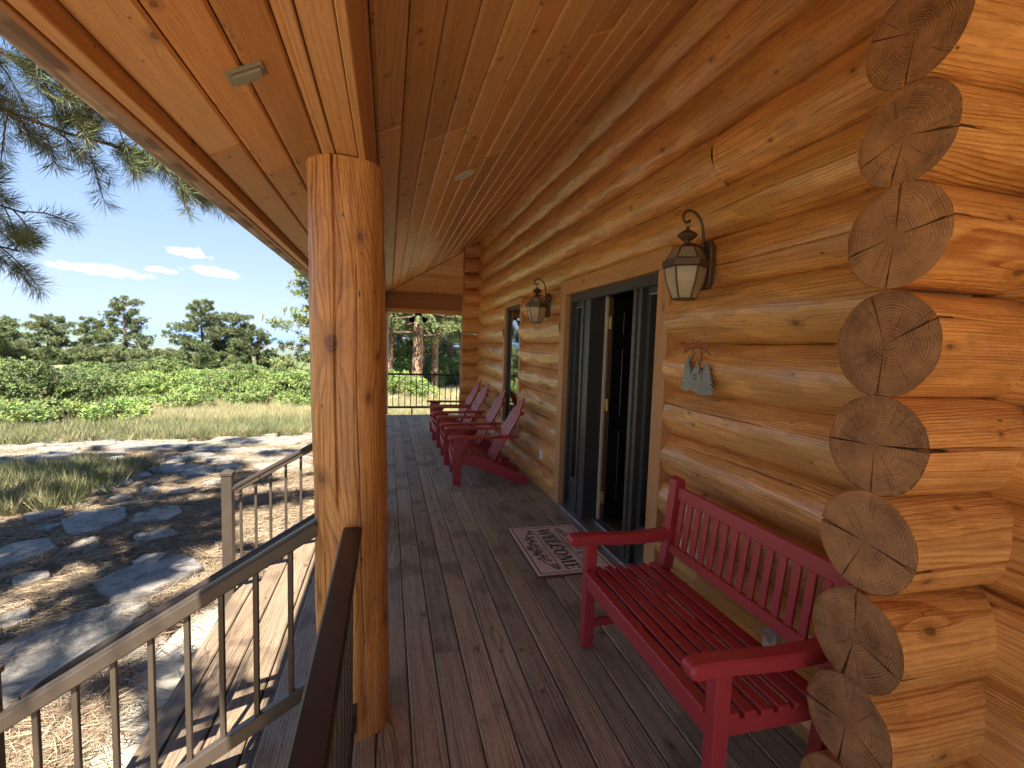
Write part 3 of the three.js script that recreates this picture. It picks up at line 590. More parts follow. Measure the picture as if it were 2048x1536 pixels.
// ---------------------------------------------------------------- bench
{
  const t = thing('garden_bench', 'dark red wooden slatted bench against the log wall', 'bench', [1.0, 0, -1.735]);
  const zl = [-0.505, 0.505];          // end frames: away from and toward the viewer
  for (const z of zl) {
    add(t, 'leg', bx(0.0, 0.058, 0.0, 0.57, z + 0.026, z - 0.026, 0.004, 1), redPaint);
    add(t, 'leg', bar([0.43, 0.0, z], [0.475, 0.435, z], 0.052, 0.052, 0.004), redPaint);
    const pst = poly2([[0.448, 0.40], [0.50, 0.40], [0.552, 0.86], [0.545, 0.885], [0.52, 0.895], [0.497, 0.88]]);
    add(t, 'back_post', extr(pst, 0.052, 0.003).translate(0, 0, z - 0.026), redPaint);
    const arm = new THREE.Shape(); arm.moveTo(-0.085, 0.575); arm.quadraticCurveTo(-0.095, 0.60, -0.07, 0.607); arm.bezierCurveTo(0.1, 0.612, 0.25, 0.575, 0.5, 0.612); arm.lineTo(0.5, 0.57); arm.bezierCurveTo(0.25, 0.535, 0.1, 0.572, -0.02, 0.57); arm.quadraticCurveTo(-0.075, 0.562, -0.085, 0.575);
    add(t, 'armrest', extr(arm, 0.05, 0.008, 14).translate(0, 0, z - 0.025), redPaint);
    add(t, 'side_rail', bx(0.058, 0.45, 0.345, 0.40, z + 0.016, z - 0.016, 0.003), redPaint);
    add(t, 'stretcher', bx(0.058, 0.435, 0.11, 0.15, z + 0.014, z - 0.014, 0.003), redPaint);
  }
  add(t, 'front_rail', bx(0.006, 0.034, 0.33, 0.405, zl[0] + 0.026, zl[1] - 0.026, 0.003, 2), redPaint);
  add(t, 'rear_rail', bx(0.45, 0.475, 0.33, 0.40, zl[0] + 0.026, zl[1] - 0.026, 0.003, 2), redPaint);
  add(t, 'seat_brace', bx(0.035, 0.45, 0.34, 0.405, 0.014, -0.014, 0.003), redPaint);
  for (let k = 0; k < 7; k++) { const x = -0.012 + k * 0.066; add(t, 'seat_slat', bx(x, x + 0.046, 0.406 - 0.004 * Math.min(k, 3) + 0.001 * k, 0.428 - 0.004 * Math.min(k, 3) + 0.001 * k, zl[0] + (k ? -0.02 : 0.028), zl[1] - (k ? -0.02 : 0.028), 0.004, 2), redPaint); }
  const tip = Math.atan2(0.052, 0.46), back = (y) => 0.474 + (y - 0.40) * Math.tan(tip) ;
  add(t, 'top_rail', cbox(0.03, 0.068, 0.958, 0.005, 2).rotateZ(-tip).translate(back(0.815), 0.815, 0), redPaint);
  add(t, 'lower_rail', cbox(0.028, 0.05, 0.958, 0.004, 2).rotateZ(-tip).translate(back(0.515), 0.515, 0), redPaint);
  for (let k = 0; k < 14; k++) add(t, 'back_slat', cbox(0.016, 0.245, 0.036, 0.003, 1).rotateZ(-tip).translate(back(0.661), 0.661, -0.437 + k * 0.0672), redPaint);
}
// ---------------------------------------------------------------- adirondack chairs
function deckChair(x, z, turn, label) {
  const t = thing('adirondack_chair', label, 'chair', [x, 0, z], turn, 'red adirondack chairs lined up along the log wall');
  // faces -x; x runs from the front legs (0) to the wall
  for (const s of [-1, 1]) {
    add(t, 'leg', bx(-0.01, 0.085, 0, 0.53, s * 0.285 + 0.012, s * 0.285 - 0.012, 0.003, 1), redPaint);
    const sr = new THREE.Shape(); sr.moveTo(0.0, 0.24); sr.lineTo(0.0, 0.365); sr.quadraticCurveTo(0.25, 0.35, 0.47, 0.24); sr.lineTo(0.83, 0.075); sr.lineTo(0.87, 0.04); sr.lineTo(0.86, 0); sr.lineTo(0.74, 0); sr.lineTo(0.44, 0.12); sr.quadraticCurveTo(0.2, 0.23, 0.0, 0.24);
    add(t, 'stringer', extr(sr, 0.022, 0.001).translate(0, 0, s * 0.257 - 0.011), redPaint);
    const am = new THREE.Shape(); am.moveTo(-0.07, 0.035); am.quadraticCurveTo(-0.075, 0.08, -0.03, 0.082); am.lineTo(0.35, 0.06); am.quadraticCurveTo(0.6, 0.04, 0.72, 0.02); am.lineTo(0.74, -0.02); am.lineTo(0.66, -0.045); am.lineTo(-0.03, -0.045); am.quadraticCurveTo(-0.07, -0.045, -0.07, 0.035);
    const ag = extr(am, 0.018, 0.003); ag.rotateX(Math.PI / 2); if (s < 0) ag.scale(1, 1, -1);
    const pz = s * 0.285; ag.translate(0, 0.553, pz);
    if (s < 0) { const p = ag.index; if (!p) { const a = ag.attributes; for (const n of Object.keys(a)) { const q = a[n], k = q.itemSize; for (let i = 0; i < q.count; i += 3) for (let c = 0; c < k; c++) { const u = q.array[(i + 1) * k + c]; q.array[(i + 1) * k + c] = q.array[(i + 2) * k + c]; q.array[(i + 2) * k + c] = u; } } } }
    add(t, 'armrest', ag, redPaint);
    add(t, 'arm_bracket', extr(poly2([[0.086, 0.535], [0.086, 0.40], [0.11, 0.40], [0.18, 0.535]]), 0.02).translate(0, 0, s * 0.285 - 0.01), redPaint);
  }
  add(t, 'apron', bx(-0.022, -0.002, 0.225, 0.315, 0.272, -0.272, 0.003, 2), redPaint);
  for (let k = 0; k < 6; k++) { const u = k / 5, X = 0.02 + u * 0.40, Y = 0.372 - 0.02 * u - 0.115 * u * u; add(t, 'seat_slat', cbox(0.072, 0.016, 0.535, 0.003, 2).rotateZ(-(0.1 + 0.5 * u)).translate(X, Y, 0), redPaint); }
  const tilt = 0.50;                                         // lean of the back
  const hts = [0.68, 0.78, 0.83, 0.78, 0.68];
  hts.forEach((h, i) => {
    const w = 0.066, c = (i - 2) * 0.096, sh = new THREE.Shape();
    const hl = i < 2 ? h - 0.07 : h - (i === 2 ? 0.012 : 0), hr = i > 2 ? h - 0.07 : h - (i === 2 ? 0.012 : 0);
    sh.moveTo(-w / 2, 0); sh.lineTo(w / 2, 0); sh.lineTo(w / 2, hr); sh.quadraticCurveTo(0, h + 0.015, -w / 2, hl); sh.lineTo(-w / 2, 0);
    const g = extr(sh, 0.016, 0.002, 6); g.rotateY(-Math.PI / 2); g.rotateZ(-tilt); g.translate(0.455, 0.225, c);
    add(t, 'back_slat', g, redPaint);
  });
  add(t, 'back_brace', cbox(0.03, 0.055, 0.56, 0.003, 2).rotateZ(-tilt).translate(0.665, 0.52, 0), redPaint);
  add(t, 'back_brace', cbox(0.02, 0.05, 0.42, 0.003, 2).rotateZ(-tilt).translate(0.79, 0.79, 0), redPaint);
  add(t, 'back_brace', cbox(0.03, 0.06, 0.49, 0.003, 2).rotateZ(-tilt).translate(0.52, 0.26, 0), redPaint);
}
deckChair(0.735, -5.54, -0.06, 'dark red adirondack chair nearest the open door, in front of the window');
deckChair(0.73, -6.45, -0.03, 'second dark red adirondack chair from the door, beside the window');
deckChair(0.72, -7.52, 0.03, 'third dark red adirondack chair from the door');
deckChair(0.74, -8.32, 0.0, 'dark red adirondack chair farthest from the door, close to the corner logs');

// ---------------------------------------------------------------- wall lanterns
const lampGlass = mat({ color: lin(0.80, 0.70, 0.47), transmission: 0.62, thickness: 0, roughness: 0.28, ior: 1.5 });
const lampTop = mat({ color: lin(0.34, 0.28, 0.19), transmission: 0.2, thickness: 0, roughness: 0.4 });
function lantern(y, z, label) {
  const t = thing('wall_lantern', label, 'lantern', [1.505, y, z], 0, 'glass wall lanterns beside the door');
  const n = 6, ring = (r, yy) => [...Array(n)].map((_, i) => { const a = (i + 0.5) / n * 6.2832; return [r * Math.cos(a), yy, r * Math.sin(a)]; });
  const lv = [[0.058, 0], [0.092, 0.085], [0.106, 0.158], [0.118, 0.166], [0.118, 0.196], [0.10, 0.205], [0.062, 0.262], [0.035, 0.275]];
  const quad = (a, b, c, d) => { const g = new THREE.BufferGeometry(); g.setAttribute('position', new THREE.Float32BufferAttribute([...a, ...b, ...c, ...a, ...c, ...d], 3)); g.setAttribute('uv', new THREE.Float32BufferAttribute([0, 0, 1, 0, 1, 1, 0, 0, 1, 1, 0, 1], 2)); g.computeVertexNormals(); return g; };
  const loft = (i, j) => { const A = ring(...lv[i]), B = ring(...lv[j]); return A.map((p, k) => quad(p, A[(k + 1) % n], B[(k + 1) % n], B[k])); };
  [...loft(0, 1)].forEach((g, k) => { add(t, 'glass_pane', mergeGeometries([g, loft(1, 2)[k]]), lampGlass); });
  add(t, 'band', mergeGeometries([...loft(2, 3), ...loft(3, 4), ...loft(4, 5)]), antique);
  loft(5, 6).forEach((g) => add(t, 'roof_pane', g, lampTop));
  add(t, 'roof_cap', mergeGeometries(loft(6, 7)), antique);
  for (let k = 0; k < n; k++) {
    const R = (i) => ring(...lv[i])[k], S = (i) => ring(...lv[i])[(k + 1) % n];
    add(t, 'glazing_bar', mergeGeometries([bar(R(0), R(1), 0.009, 0.009), bar(R(1), R(2), 0.009, 0.009), bar(R(5), R(6), 0.008, 0.008), bar(R(0), S(0), 0.009, 0.009)]), antique);
  }
  add(t, 'finial', new THREE.LatheGeometry([[0.036, 0.272], [0.016, 0.285], [0.014, 0.297], [0.03, 0.306], [0.05, 0.325], [0.05, 0.333], [0.03, 0.347], [0.01, 0.358], [0.006, 0.372], [0.0, 0.374]].map(([a, b]) => new THREE.Vector2(a, b)), 18), antique);
  add(t, 'hook_loop', new THREE.TorusGeometry(0.012, 0.0025, 6, 14).translate(0, 0.384, 0), antique);
  add(t, 'scroll_arm', tube([[0.012, 0.405, 0], [-0.014, 0.394, 0], [-0.03, 0.41, 0], [-0.026, 0.438, 0], [0.0, 0.455, 0], [0.04, 0.447, 0], [0.075, 0.41, 0], [0.092, 0.36, 0], [0.097, 0.30, 0], [0.098, 0.25, 0]], 0.0075, 40, 8), antique);
  add(t, 'side_arm', tube([[0.012, 0.29, 0], [0.06, 0.282, 0], [0.11, 0.27, 0]], 0.006, 8, 8), antique);
  add(t, 'candle', new THREE.CylinderGeometry(0.022, 0.022, 0.11, 12).translate(0, 0.075, 0), mat({ color: lin(0.75, 0.70, 0.58), roughness: 0.6 }));
  add(t, 'lamp_socket', new THREE.CylinderGeometry(0.03, 0.03, 0.012, 12).translate(0, 0.014, 0), antique);
  const bp = poly2([[-0.028, 0.06], [0.028, 0.06], [0.05, 0.09], [0.05, 0.27], [0.028, 0.305], [-0.028, 0.305], [-0.05, 0.27], [-0.05, 0.09]]);
  add(t, 'back_plate', extr(bp, 0.022, 0.006).rotateY(-Math.PI / 2).translate(0.134, 0, 0), antique);
}
lantern(1.846, -2.255, 'bronze wall lantern with cream glass panes right of the door casing above the metal sign');
lantern(1.828, -4.88, 'bronze wall lantern between the tall window and the door, above the chairs');

// ---------------------------------------------------------------- door mat
{
  const c = document.createElement('canvas'); c.width = 1024; c.height = 683; const x = c.getContext('2d');
  x.fillStyle = '#f2dccb'; x.fillRect(0, 0, 1024, 683);
  const r = rng(51);
  for (let i = 0; i < 26000; i++) { const k = r(); x.fillStyle = k < 0.5 ? 'rgba(235,205,180,0.22)' : 'rgba(90,60,50,0.2)'; x.fillRect(r() * 1024, r() * 683, 2, 2); }
  x.fillStyle = 'rgba(232,218,196,0.75)'; x.fillRect(40, 232, 944, 222);
  x.strokeStyle = '#211c1b'; x.lineWidth = 9; x.strokeRect(34, 34, 956, 615);
  x.lineWidth = 6; x.strokeStyle = '#2b2624';
  for (const y of [228, 456]) { x.beginPath(); x.moveTo(110, y); x.lineTo(914, y); x.stroke(); }
  x.fillStyle = '#2a2524'; x.font = 'bold 178px serif'; x.textAlign = 'center'; x.textBaseline = 'middle';
  x.save(); x.translate(512, 348); x.scale(0.92, 1); x.fillText('WELCOME', 0, 0); x.restore();
  // scrollwork
  const spiral = (cx, cy, R, a0, turns, dir) => { x.beginPath(); for (let i = 0; i <= 60; i++) { const t = i / 60, a = a0 + dir * t * turns * 6.283, q = R * (1 - t * 0.86); x.lineTo(cx + q * Math.cos(a), cy + q * Math.sin(a)); } x.stroke(); };
  x.lineWidth = 10; x.lineCap = 'round';
  for (const s of [-1, 1]) for (const m of [-1, 1]) {
    const Y = (d) => 342 + s * d, X = (d) => 512 + m * d;
    x.beginPath(); x.moveTo(X(8), Y(240)); x.bezierCurveTo(X(90), Y(270), X(150), Y(150), X(235), Y(205)); x.bezierCurveTo(X(300), Y(245), X(330), Y(160), X(400), Y(168)); x.stroke();
    spiral(X(60), Y(200), 42, m > 0 ? 3 : 0, 1.4, s * m); spiral(X(160), Y(175), 36, 1, 1.5, -s * m); spiral(X(260), Y(165), 30, 2, 1.4, s * m); spiral(X(345), Y(150), 34, 0.4, 1.5, -s * m); spiral(X(408), Y(140), 24, 2.6, 1.5, s * m);
    spiral(X(120), Y(240), 22, 0, 1.2, s * m); spiral(X(215), Y(232), 24, 4, 1.3, -s * m); spiral(X(22), Y(262), 20, 1.5, 1.3, s);
  }
  // trodden-in dirt over the print
  for (let i = 0; i < 900; i++) { const k = i % 3, cx = [330, 560, 430][k] + (r() + r() + r() - 1.5) * [330, 300, 420][k], cy = [330, 360, 560][k] + (r() + r() + r() - 1.5) * [130, 150, 70][k]; x.fillStyle = `rgba(70,64,62,${0.03 + r() * 0.08})`; x.beginPath(); x.ellipse(cx, cy, 6 + r() * 34, 4 + r() * 14, r() * 3, 0, 6.3); x.fill(); }
  for (let i = 0; i < 4000; i++) { x.fillStyle = r() < 0.4 ? 'rgba(200,180,160,0.25)' : 'rgba(40,35,33,0.28)'; x.fillRect(60 + r() * 900, 60 + r() * 580, 3, 2); }
  const tx = new THREE.CanvasTexture(c); tx.colorSpace = THREE.SRGBColorSpace; tx.magFilter = THREE.LinearFilter;
  const t = thing('door_mat', 'worn pinkish door mat reading welcome with black scrollwork, lying before the door', 'mat', [1.30, 0.001, -3.44]);
  const rub = mat({ map: metalTex.map, color: lin(0.16, 0.125, 0.10), roughness: 0.95 });
  add(t, 'rubber_backing', bx(-0.307, 0.307, 0.0, 0.007, 0.443, -0.443, 0.003), rub);
  const g = new THREE.PlaneGeometry(0.865, 0.585, 1, 1); g.rotateX(-Math.PI / 2); g.rotateY(-Math.PI / 2 + Math.PI); // u to +z, v to +x
  g.translate(0, 0.0105, 0);
  const tp = new THREE.BufferGeometry(); const hx = 0.2925, hz = 0.4325, y = 0.0112;
  tp.setAttribute('position', new THREE.Float32BufferAttribute([-hx, y, -hz, -hx, y, hz, hx, y, hz, -hx, y, -hz, hx, y, hz, hx, y, -hz], 3));
  tp.setAttribute('uv', new THREE.Float32BufferAttribute([0, 0, 1, 0, 1, 1, 0, 0, 1, 1, 0, 1], 2)); tp.computeVertexNormals();
  add(t, 'pile', tp, mat({ map: tx, bumpMap: tx, bumpScale: 0.002, roughness: 0.95 }));
  add(t, 'pile_edge', bx(-hx, hx, 0.0065, 0.0107, hz, -hz, 0.001), mat({ color: lin(0.3, 0.2, 0.15), roughness: 1 }));
}
// ---------------------------------------------------------------- metal welcome sign
{
  const font = await new FontLoader().loadAsync('fonts/droid/droid_serif_regular.typeface.json');
  const t = thing('welcome_sign', 'small grey metal sign of cabin and pines with red welcome lettering on the log wall', 'sign', [1.632, 1.36, -2.29]);
    const zinc = mat({ map: metalTex.map, color: lin(0.30, 0.30, 0.27), roughness: 0.5, metalness: 0.5 }), rust = mat({ color: lin(0.11, 0.06, 0.035), roughness: 0.7, metalness: 0.3 }), redM = mat({ color: lin(0.34, 0.085, 0.06), roughness: 0.6 });
  let lay = 0; const put = (name, g, m) => { g.scale(1.32, 1.1, 1); g.translate(0, 0, 0.0012 * lay++); g.rotateY(-Math.PI / 2); add(t, name, g, m); };
  const pine = (cx, base, h, w) => { const p = [[cx, base + h]]; for (let i = 1; i <= 5; i++) { const y = base + h * (1 - i / 5.3), q = w * (0.25 + 0.75 * i / 5); p.push([cx + q * 0.52, y], [cx + q * 0.26, y + 0.006]); } p.push([cx + w * 0.4, base - 0.012], [cx - w * 0.4, base - 0.006]); for (let i = 5; i >= 1; i--) { const y = base + h * (1 - i / 5.3), q = w * (0.25 + 0.75 * i / 5); p.push([cx - q * 0.26, y + 0.006], [cx - q * 0.52, y]); } return poly2(p); };
  put('pine_cutout', extr(pine(-0.058, 0.02, 0.15, 0.085), 0.003), zinc);
  put('pine_cutout', extr(pine(0.07, 0.005, 0.135, 0.105), 0.003), zinc);
  const hs = poly2([[-0.035, 0.03], [0.04, 0.02], [0.04, 0.085], [0.047, 0.085], [0.022, 0.125], [0.018, 0.118], [0.014, 0.125], [0.008, 0.118], [0.002, 0.122], [-0.042, 0.085], [-0.035, 0.085]]);
  for (const [a, b] of [[-0.012, 0.052], [0.002, 0.052], [-0.012, 0.07], [0.002, 0.07]]) { const w = new THREE.Path(); w.moveTo(a, b); w.lineTo(a + 0.008, b); w.lineTo(a + 0.008, b + 0.011); w.lineTo(a, b + 0.011); hs.holes.push(w); }
  put('cabin_cutout', extr(hs, 0.003), zinc);
  put('ground_cutout', extr(poly2([[-0.1, 0.0], [-0.045, -0.012], [-0.02, 0.012], [0.0, -0.005], [0.03, -0.02], [0.11, -0.012], [0.12, 0.008], [0.06, 0.028], [0.0, 0.028], [-0.06, 0.035]]), 0.003), zinc);
  const tw = (pts, q = 0.0018) => tube(pts.map(([a, b]) => [a, b, 0.002]), q, 10, 5);
  put('bare_tree', mergeGeometries([tw([[-0.03, 0.08], [-0.028, 0.14], [-0.02, 0.205]]), tw([[-0.028, 0.13], [-0.045, 0.175]]), tw([[-0.026, 0.15], [-0.005, 0.19]]), tw([[-0.02, 0.1], [0.0, 0.15]]), tw([[-0.03, 0.11], [-0.05, 0.14]])]), rust);
  put('bare_tree', mergeGeometries([tw([[0.028, 0.08], [0.032, 0.15], [0.04, 0.205]]), tw([[0.031, 0.135], [0.055, 0.165], [0.07, 0.163]]), tw([[0.03, 0.12], [0.012, 0.155]]), tw([[0.035, 0.165], [0.028, 0.2]]), tw([[0.035, 0.16], [0.055, 0.195]])]), rust);
  put('arch_bar', tw([[-0.075, 0.187], [-0.03, 0.208], [0.01, 0.213], [0.05, 0.205], [0.095, 0.178]], 0.0022), rust);
  [...'welcome'].forEach((ch, i) => {
    const g = new TextGeometry(ch, { font, size: 0.036, depth: 0.003, curveSegments: 4 }); g.computeBoundingBox(); const w = g.boundingBox.max.x;
    const f = (i - 3) / 3.3; g.translate(-w / 2, 0, 0); g.rotateZ(-f * 0.4); g.translate(0.008 + f * 0.075, 0.217 - f * f * 0.022, 0); put('letter', g, redM);
  });
}
// ---------------------------------------------------------------- small fittings
function plate(name, label, x, y, z, w, h, turn, parts) { const t = thing(name, label, name.split('_').pop(), [x, y, z], turn); parts(t, w, h); return t; }
plate('power_outlet', 'white outlet cover on the log wall under the bench back', 1.637, 0.30, -1.66, 0.075, 0.12, 0, (t, w, h) => {
  add(t, 'cover', bx(-0.008, 0.02, -h / 2, h / 2, w / 2, -w / 2, 0.004), whitePlastic);
  add(t, 'socket', bx(-0.0105, -0.006, 0.008, 0.04, 0.017, -0.017, 0.002), mat({ color: lin(0.5, 0.49, 0.46), roughness: 0.4 }));
  add(t, 'socket', bx(-0.0105, -0.006, -0.04, -0.008, 0.017, -0.017, 0.002), mat({ color: lin(0.5, 0.49, 0.46), roughness: 0.4 }));
  add(t, 'flap', bx(-0.045, -0.008, 0.045, 0.05, 0.03, -0.03, 0.002), whitePlastic);
});
plate('wall_outlet', 'white outlet cover on the log wall low between the first chair and the door', 1.648, 0.385, -5.0, 0.07, 0.115, 0, (t, w, h) => { add(t, 'cover', bx(-0.006, 0.02, -h / 2, h / 2, w / 2, -w / 2, 0.004), whitePlastic); add(t, 'socket', bx(-0.008, -0.005, -0.03, 0.03, 0.016, -0.016, 0.002), mat({ color: lin(0.6, 0.59, 0.55) })); });
plate('brass_plate', 'tiny brass name plate fixed to a log right of the door', 1.646, 1.164, -2.345, 0.055, 0.015, 0, (t, w, h) => { add(t, 'strip', bx(-0.004, 0.008, -h / 2, h / 2, w / 2, -w / 2, 0.001), brass); for (const s of [-1, 1]) add(t, 'screw', new THREE.CylinderGeometry(0.003, 0.003, 0.004, 8).rotateZ(Math.PI / 2).translate(-0.004, 0, s * 0.021), antique); });
{ // weatherproof box on the soffit
  const t = thing('soffit_outlet', 'grey green weatherproof outlet box screwed under the eave boards', 'outlet', [-0.47, ceilY(-0.47) - 0.001, -1.845]);
  t.rotation.z = SL; t.rotation.y = 0.0;
  const gm = mat({ map: metalTex.map, color: lin(0.30, 0.29, 0.215), roughness: 0.5 });
  add(t, 'base_plate', bx(-0.062, 0.062, -0.014, 0.001, 0.038, -0.038, 0.004), gm);
  add(t, 'flap', bx(-0.046, 0.05, -0.026, -0.014, 0.03, -0.02, 0.004), gm);
  add(t, 'hinge_rib', bx(-0.05, 0.03, -0.024, -0.014, -0.024, -0.03, 0.002), gm);
  add(t, 'screw', new THREE.CylinderGeometry(0.005, 0.005, 0.006, 8).translate(0.056, -0.0155, 0.02), silver);
}
for (const [x, z, lb] of [[0.604, -4.114, 'round white recessed downlight in the porch ceiling nearest the viewer'], [0.588, -7.0, 'second round recessed downlight farther along the porch ceiling']]) {
  const t = thing('ceiling_downlight', lb, 'light', [x, ceilY(x) - 0.007, z], 0, 'recessed lights in the porch ceiling'); t.rotation.z = SL;
  add(t, 'trim_ring', new THREE.LatheGeometry([[0.062, 0.002], [0.062, -0.004], [0.09, -0.006], [0.095, -0.002], [0.095, 0.001]].map(([a, b]) => new THREE.Vector2(a, b)), 32), whitePlastic);
  add(t, 'lens', new THREE.CylinderGeometry(0.063, 0.063, 0.003, 32).translate(0, -0.001, 0), mat({ color: lin(0.8, 0.79, 0.75), roughness: 0.25 }));
}
{
  const t = thing('flood_light', 'black twin flood light hanging under the far cross beam', 'light', [0.63, 2.226, -10.83]);
  add(t, 'mount', new THREE.CylinderGeometry(0.075, 0.085, 0.045, 16).translate(0, -0.022, 0), blackMetal);
  for (const s of [-1, 1]) {
    const a = add(t, 'knuckle', tube([[s * 0.03, -0.03, 0], [s * 0.06, -0.06, 0.01], [s * 0.085, -0.085, 0.03]], 0.014, 6, 8), blackMetal);
    const g = new THREE.LatheGeometry([[0.0, 0.0], [0.03, 0.004], [0.04, 0.03], [0.062, 0.09], [0.066, 0.125], [0.06, 0.125], [0.05, 0.09]].map(([p, q]) => new THREE.Vector2(p, q)), 20);
    g.rotateX(Math.PI * 0.72); g.rotateY(s * 0.7); g.translate(s * 0.085, -0.08, 0.03); add(t, 'lamp_head', g, blackMetal);
  }
}
// ---------------------------------------------------------------- land
const GN = (x, z, s = 1) => fbm(x / s + 500, z / s + 500, 4096, 4096, 800, 4) - 0.5;
function landY(x, z) {
  const d = Math.hypot(x + 2, z + 4);
  let y = -0.735 + GN(x, z, 3.5) * 0.16 * sstep(2, 6, Math.abs(x) + Math.abs(z + 3) * 0.2) - sstep(8, 22, d) * 0.12;
  y -= 6 * sstep(48, 160, d) + 45 * sstep(120, 1100, d) + 110 * sstep(800, 5200, d);
  y += GN(x, z, 60) * 1.5 * sstep(60, 300, d) + GN(x, z, 900) * 26 * sstep(400, 2500, d);
  return y;
}
const gTex = mottle(71, 1024, 1024, 2.4, (u, v) => {
  const a = fbm(u * 6, v * 6, 6, 6, 710, 4), b = fbm(u * 60, v * 60, 60, 60, 715, 3), c = vn(u * 400, v * 130, 400, 130, 718), e = vn(u * 130 + a * 9, v * 400, 130, 400, 719);
  const st = sstep(0.74, 0.95, c) * 0.5 + sstep(0.74, 0.95, e) * 0.5, k = 0.42 + 0.5 * a + 0.35 * (b - 0.5) + st * 0.55;
  return [k, k * 0.97, k * 0.92, 0.3 + 0.4 * b + 0.4 * st];
}, true);
{
  const NA = 220, NR = 150, pos = [], col = [], uv = [], idx = [], cx = -3, cz = -8;
  const straw = [0.35, 0.30, 0.17], litter = [0.27, 0.20, 0.125], dirt = [0.25, 0.19, 0.13], green = [0.11, 0.14, 0.045], blue = [0.115, 0.135, 0.05];
  for (let j = 0; j <= NR; j++) {
    const R = j === 0 ? 0 : 0.22 * Math.pow(45000 / 0.22, (j - 1) / (NR - 1));
    for (let i = 0; i < NA; i++) {
      const a = i / NA * 6.2832, x = cx + R * Math.cos(a), z = cz + R * Math.sin(a), y = landY(x, z) - R * R / 1.5e7 * (R > 4000 ? 1 : 0);
      pos.push(x, y, z); uv.push(x, z);
      const d = Math.hypot(x, z), n = GN(x, z, 2.2), n2 = GN(x + 90, z, 9);
      const near = 1 - sstep(8.5, 12.5, d + n * 6), far = sstep(20, 34, d + n2 * 16), vf = sstep(150, 700, d);
      for (let k = 0; k < 3; k++) {
        let c = mix(straw[k], mix(litter[k], dirt[k], sstep(-0.1, 0.25, n)), near);
        c = mix(c, dirt[k] * 1.1, sstep(0.12, 0.3, n2 + n * 0.4) * 0.6 * (1 - near));
        c = mix(c, mix(green[k], straw[k], sstep(0.05, 0.3, n2)), far); c = mix(c, mix(blue[k], straw[k] * 0.8, sstep(-0.02, 0.22, GN(x, z, 700))), vf);
        col.push(c);
      }
    }
  }
  for (let j = 0; j < NR; j++) for (let i = 0; i < NA; i++) { const a = j * NA + i, b = j * NA + (i + 1) % NA, c = a + NA, e = b + NA; if (j) idx.push(a, b, c); idx.push(b, e, c); }
  const g = new THREE.BufferGeometry();
  g.setAttribute('position', new THREE.Float32BufferAttribute(pos, 3)); g.setAttribute('color', new THREE.Float32BufferAttribute(col, 3)); g.setAttribute('uv', new THREE.Float32BufferAttribute(uv, 2));
  g.setIndex(idx); g.computeVertexNormals();
  const m = mat({ map: gTex.map, bumpMap: gTex.bump, bumpScale: 0.025, vertexColors: true, roughness: 0.95, color: lin(1.35, 1.35, 1.35) });
  const o = add(scene, 'ground', g, m); o.userData = { kind: 'structure', label: 'dry open ground of litter and straw falling away to a wide plain', category: 'ground' };
}
{ // far mesas
  const o0 = new THREE.Group(); o0.name = 'hills'; o0.userData = { kind: 'structure', label: 'long flat topped mesa on the horizon beyond the plain', category: 'hills' }; scene.add(o0);
  const ridge = (az0, az1, D, h, seed, m) => {
    const pos = [], idx = [], uv = [], N = 80;
    for (let i = 0; i <= N; i++) {
      const f = i / N, az = mix(az0, az1, f) * Math.PI / 180, top = h * sstep(0, 0.06, f) * sstep(0, 0.42, 1 - f) * (0.9 + 0.25 * (fbm(f * 9, seed, 64, 64, seed, 3) - 0.5));
      for (const [dd, y] of [[-1700, -300], [-700, top * 0.42], [-260, top * 0.97], [1500, top], [1500, -300]]) { pos.push((D + dd) * Math.sin(az), y - 15, -(D + dd) * Math.cos(az)); uv.push(f, y); }
    }
    for (let i = 0; i < N; i++) for (let k = 0; k < 4; k++) { const a = i * 5 + k, b = a + 5; idx.push(a, b, a + 1, b, b + 1, a + 1); }
    const g = new THREE.BufferGeometry(); g.setAttribute('position', new THREE.Float32BufferAttribute(pos, 3)); g.setAttribute('uv', new THREE.Float32BufferAttribute(uv, 2)); g.setIndex(idx); g.computeVertexNormals();
    add(o0, 'mesa', g, m);
  };
  const hm = mat({ color: lin(0.125, 0.15, 0.05), roughness: 1 });
  ridge(-52, -16.8, 13000, 255, 5, hm); ridge(-80, -27, 9500, 270, 9, hm);
}

// ---------------------------------------------------------------- rocks
const rockTexs = [0, 1].map((q) => mottle(80 + q, 512, 512, 0.8, (u, v) => {
  const a = fbm(u * 5, v * 5, 5, 5, 810 + q * 40, 5), b = fbm(u * 40, v * 40, 40, 40, 815 + q, 3), c = vn(u * 200, v * 200, 200, 200, 818 + q), l = sstep(0.62, 0.7, fbm(u * 9, v * 9, 9, 9, 830 + q, 4));
  const k = 0.62 + 0.5 * (a - 0.5) + 0.5 * (b - 0.5) + 0.2 * (c - 0.5);
  return [mix(0.50, 0.24, l * 0.6) * k * 1.25, mix(0.45, 0.235, l * 0.6) * k * 1.25, mix(0.375, 0.21, l * 0.6) * k * 1.25, 0.35 * a + 0.5 * b + 0.2 * c];
}, true));
const rockMats = [[1, 1, 1], [1.15, 1.12, 1.05], [0.85, 0.86, 0.9], [1.05, 0.98, 0.88]].map((c, i) => mat({ map: rockTexs[i % 2].map, bumpMap: rockTexs[i % 2].bump, bumpScale: 0.012, color: lin(...c).multiplyScalar(0.5), roughness: 0.9 }));
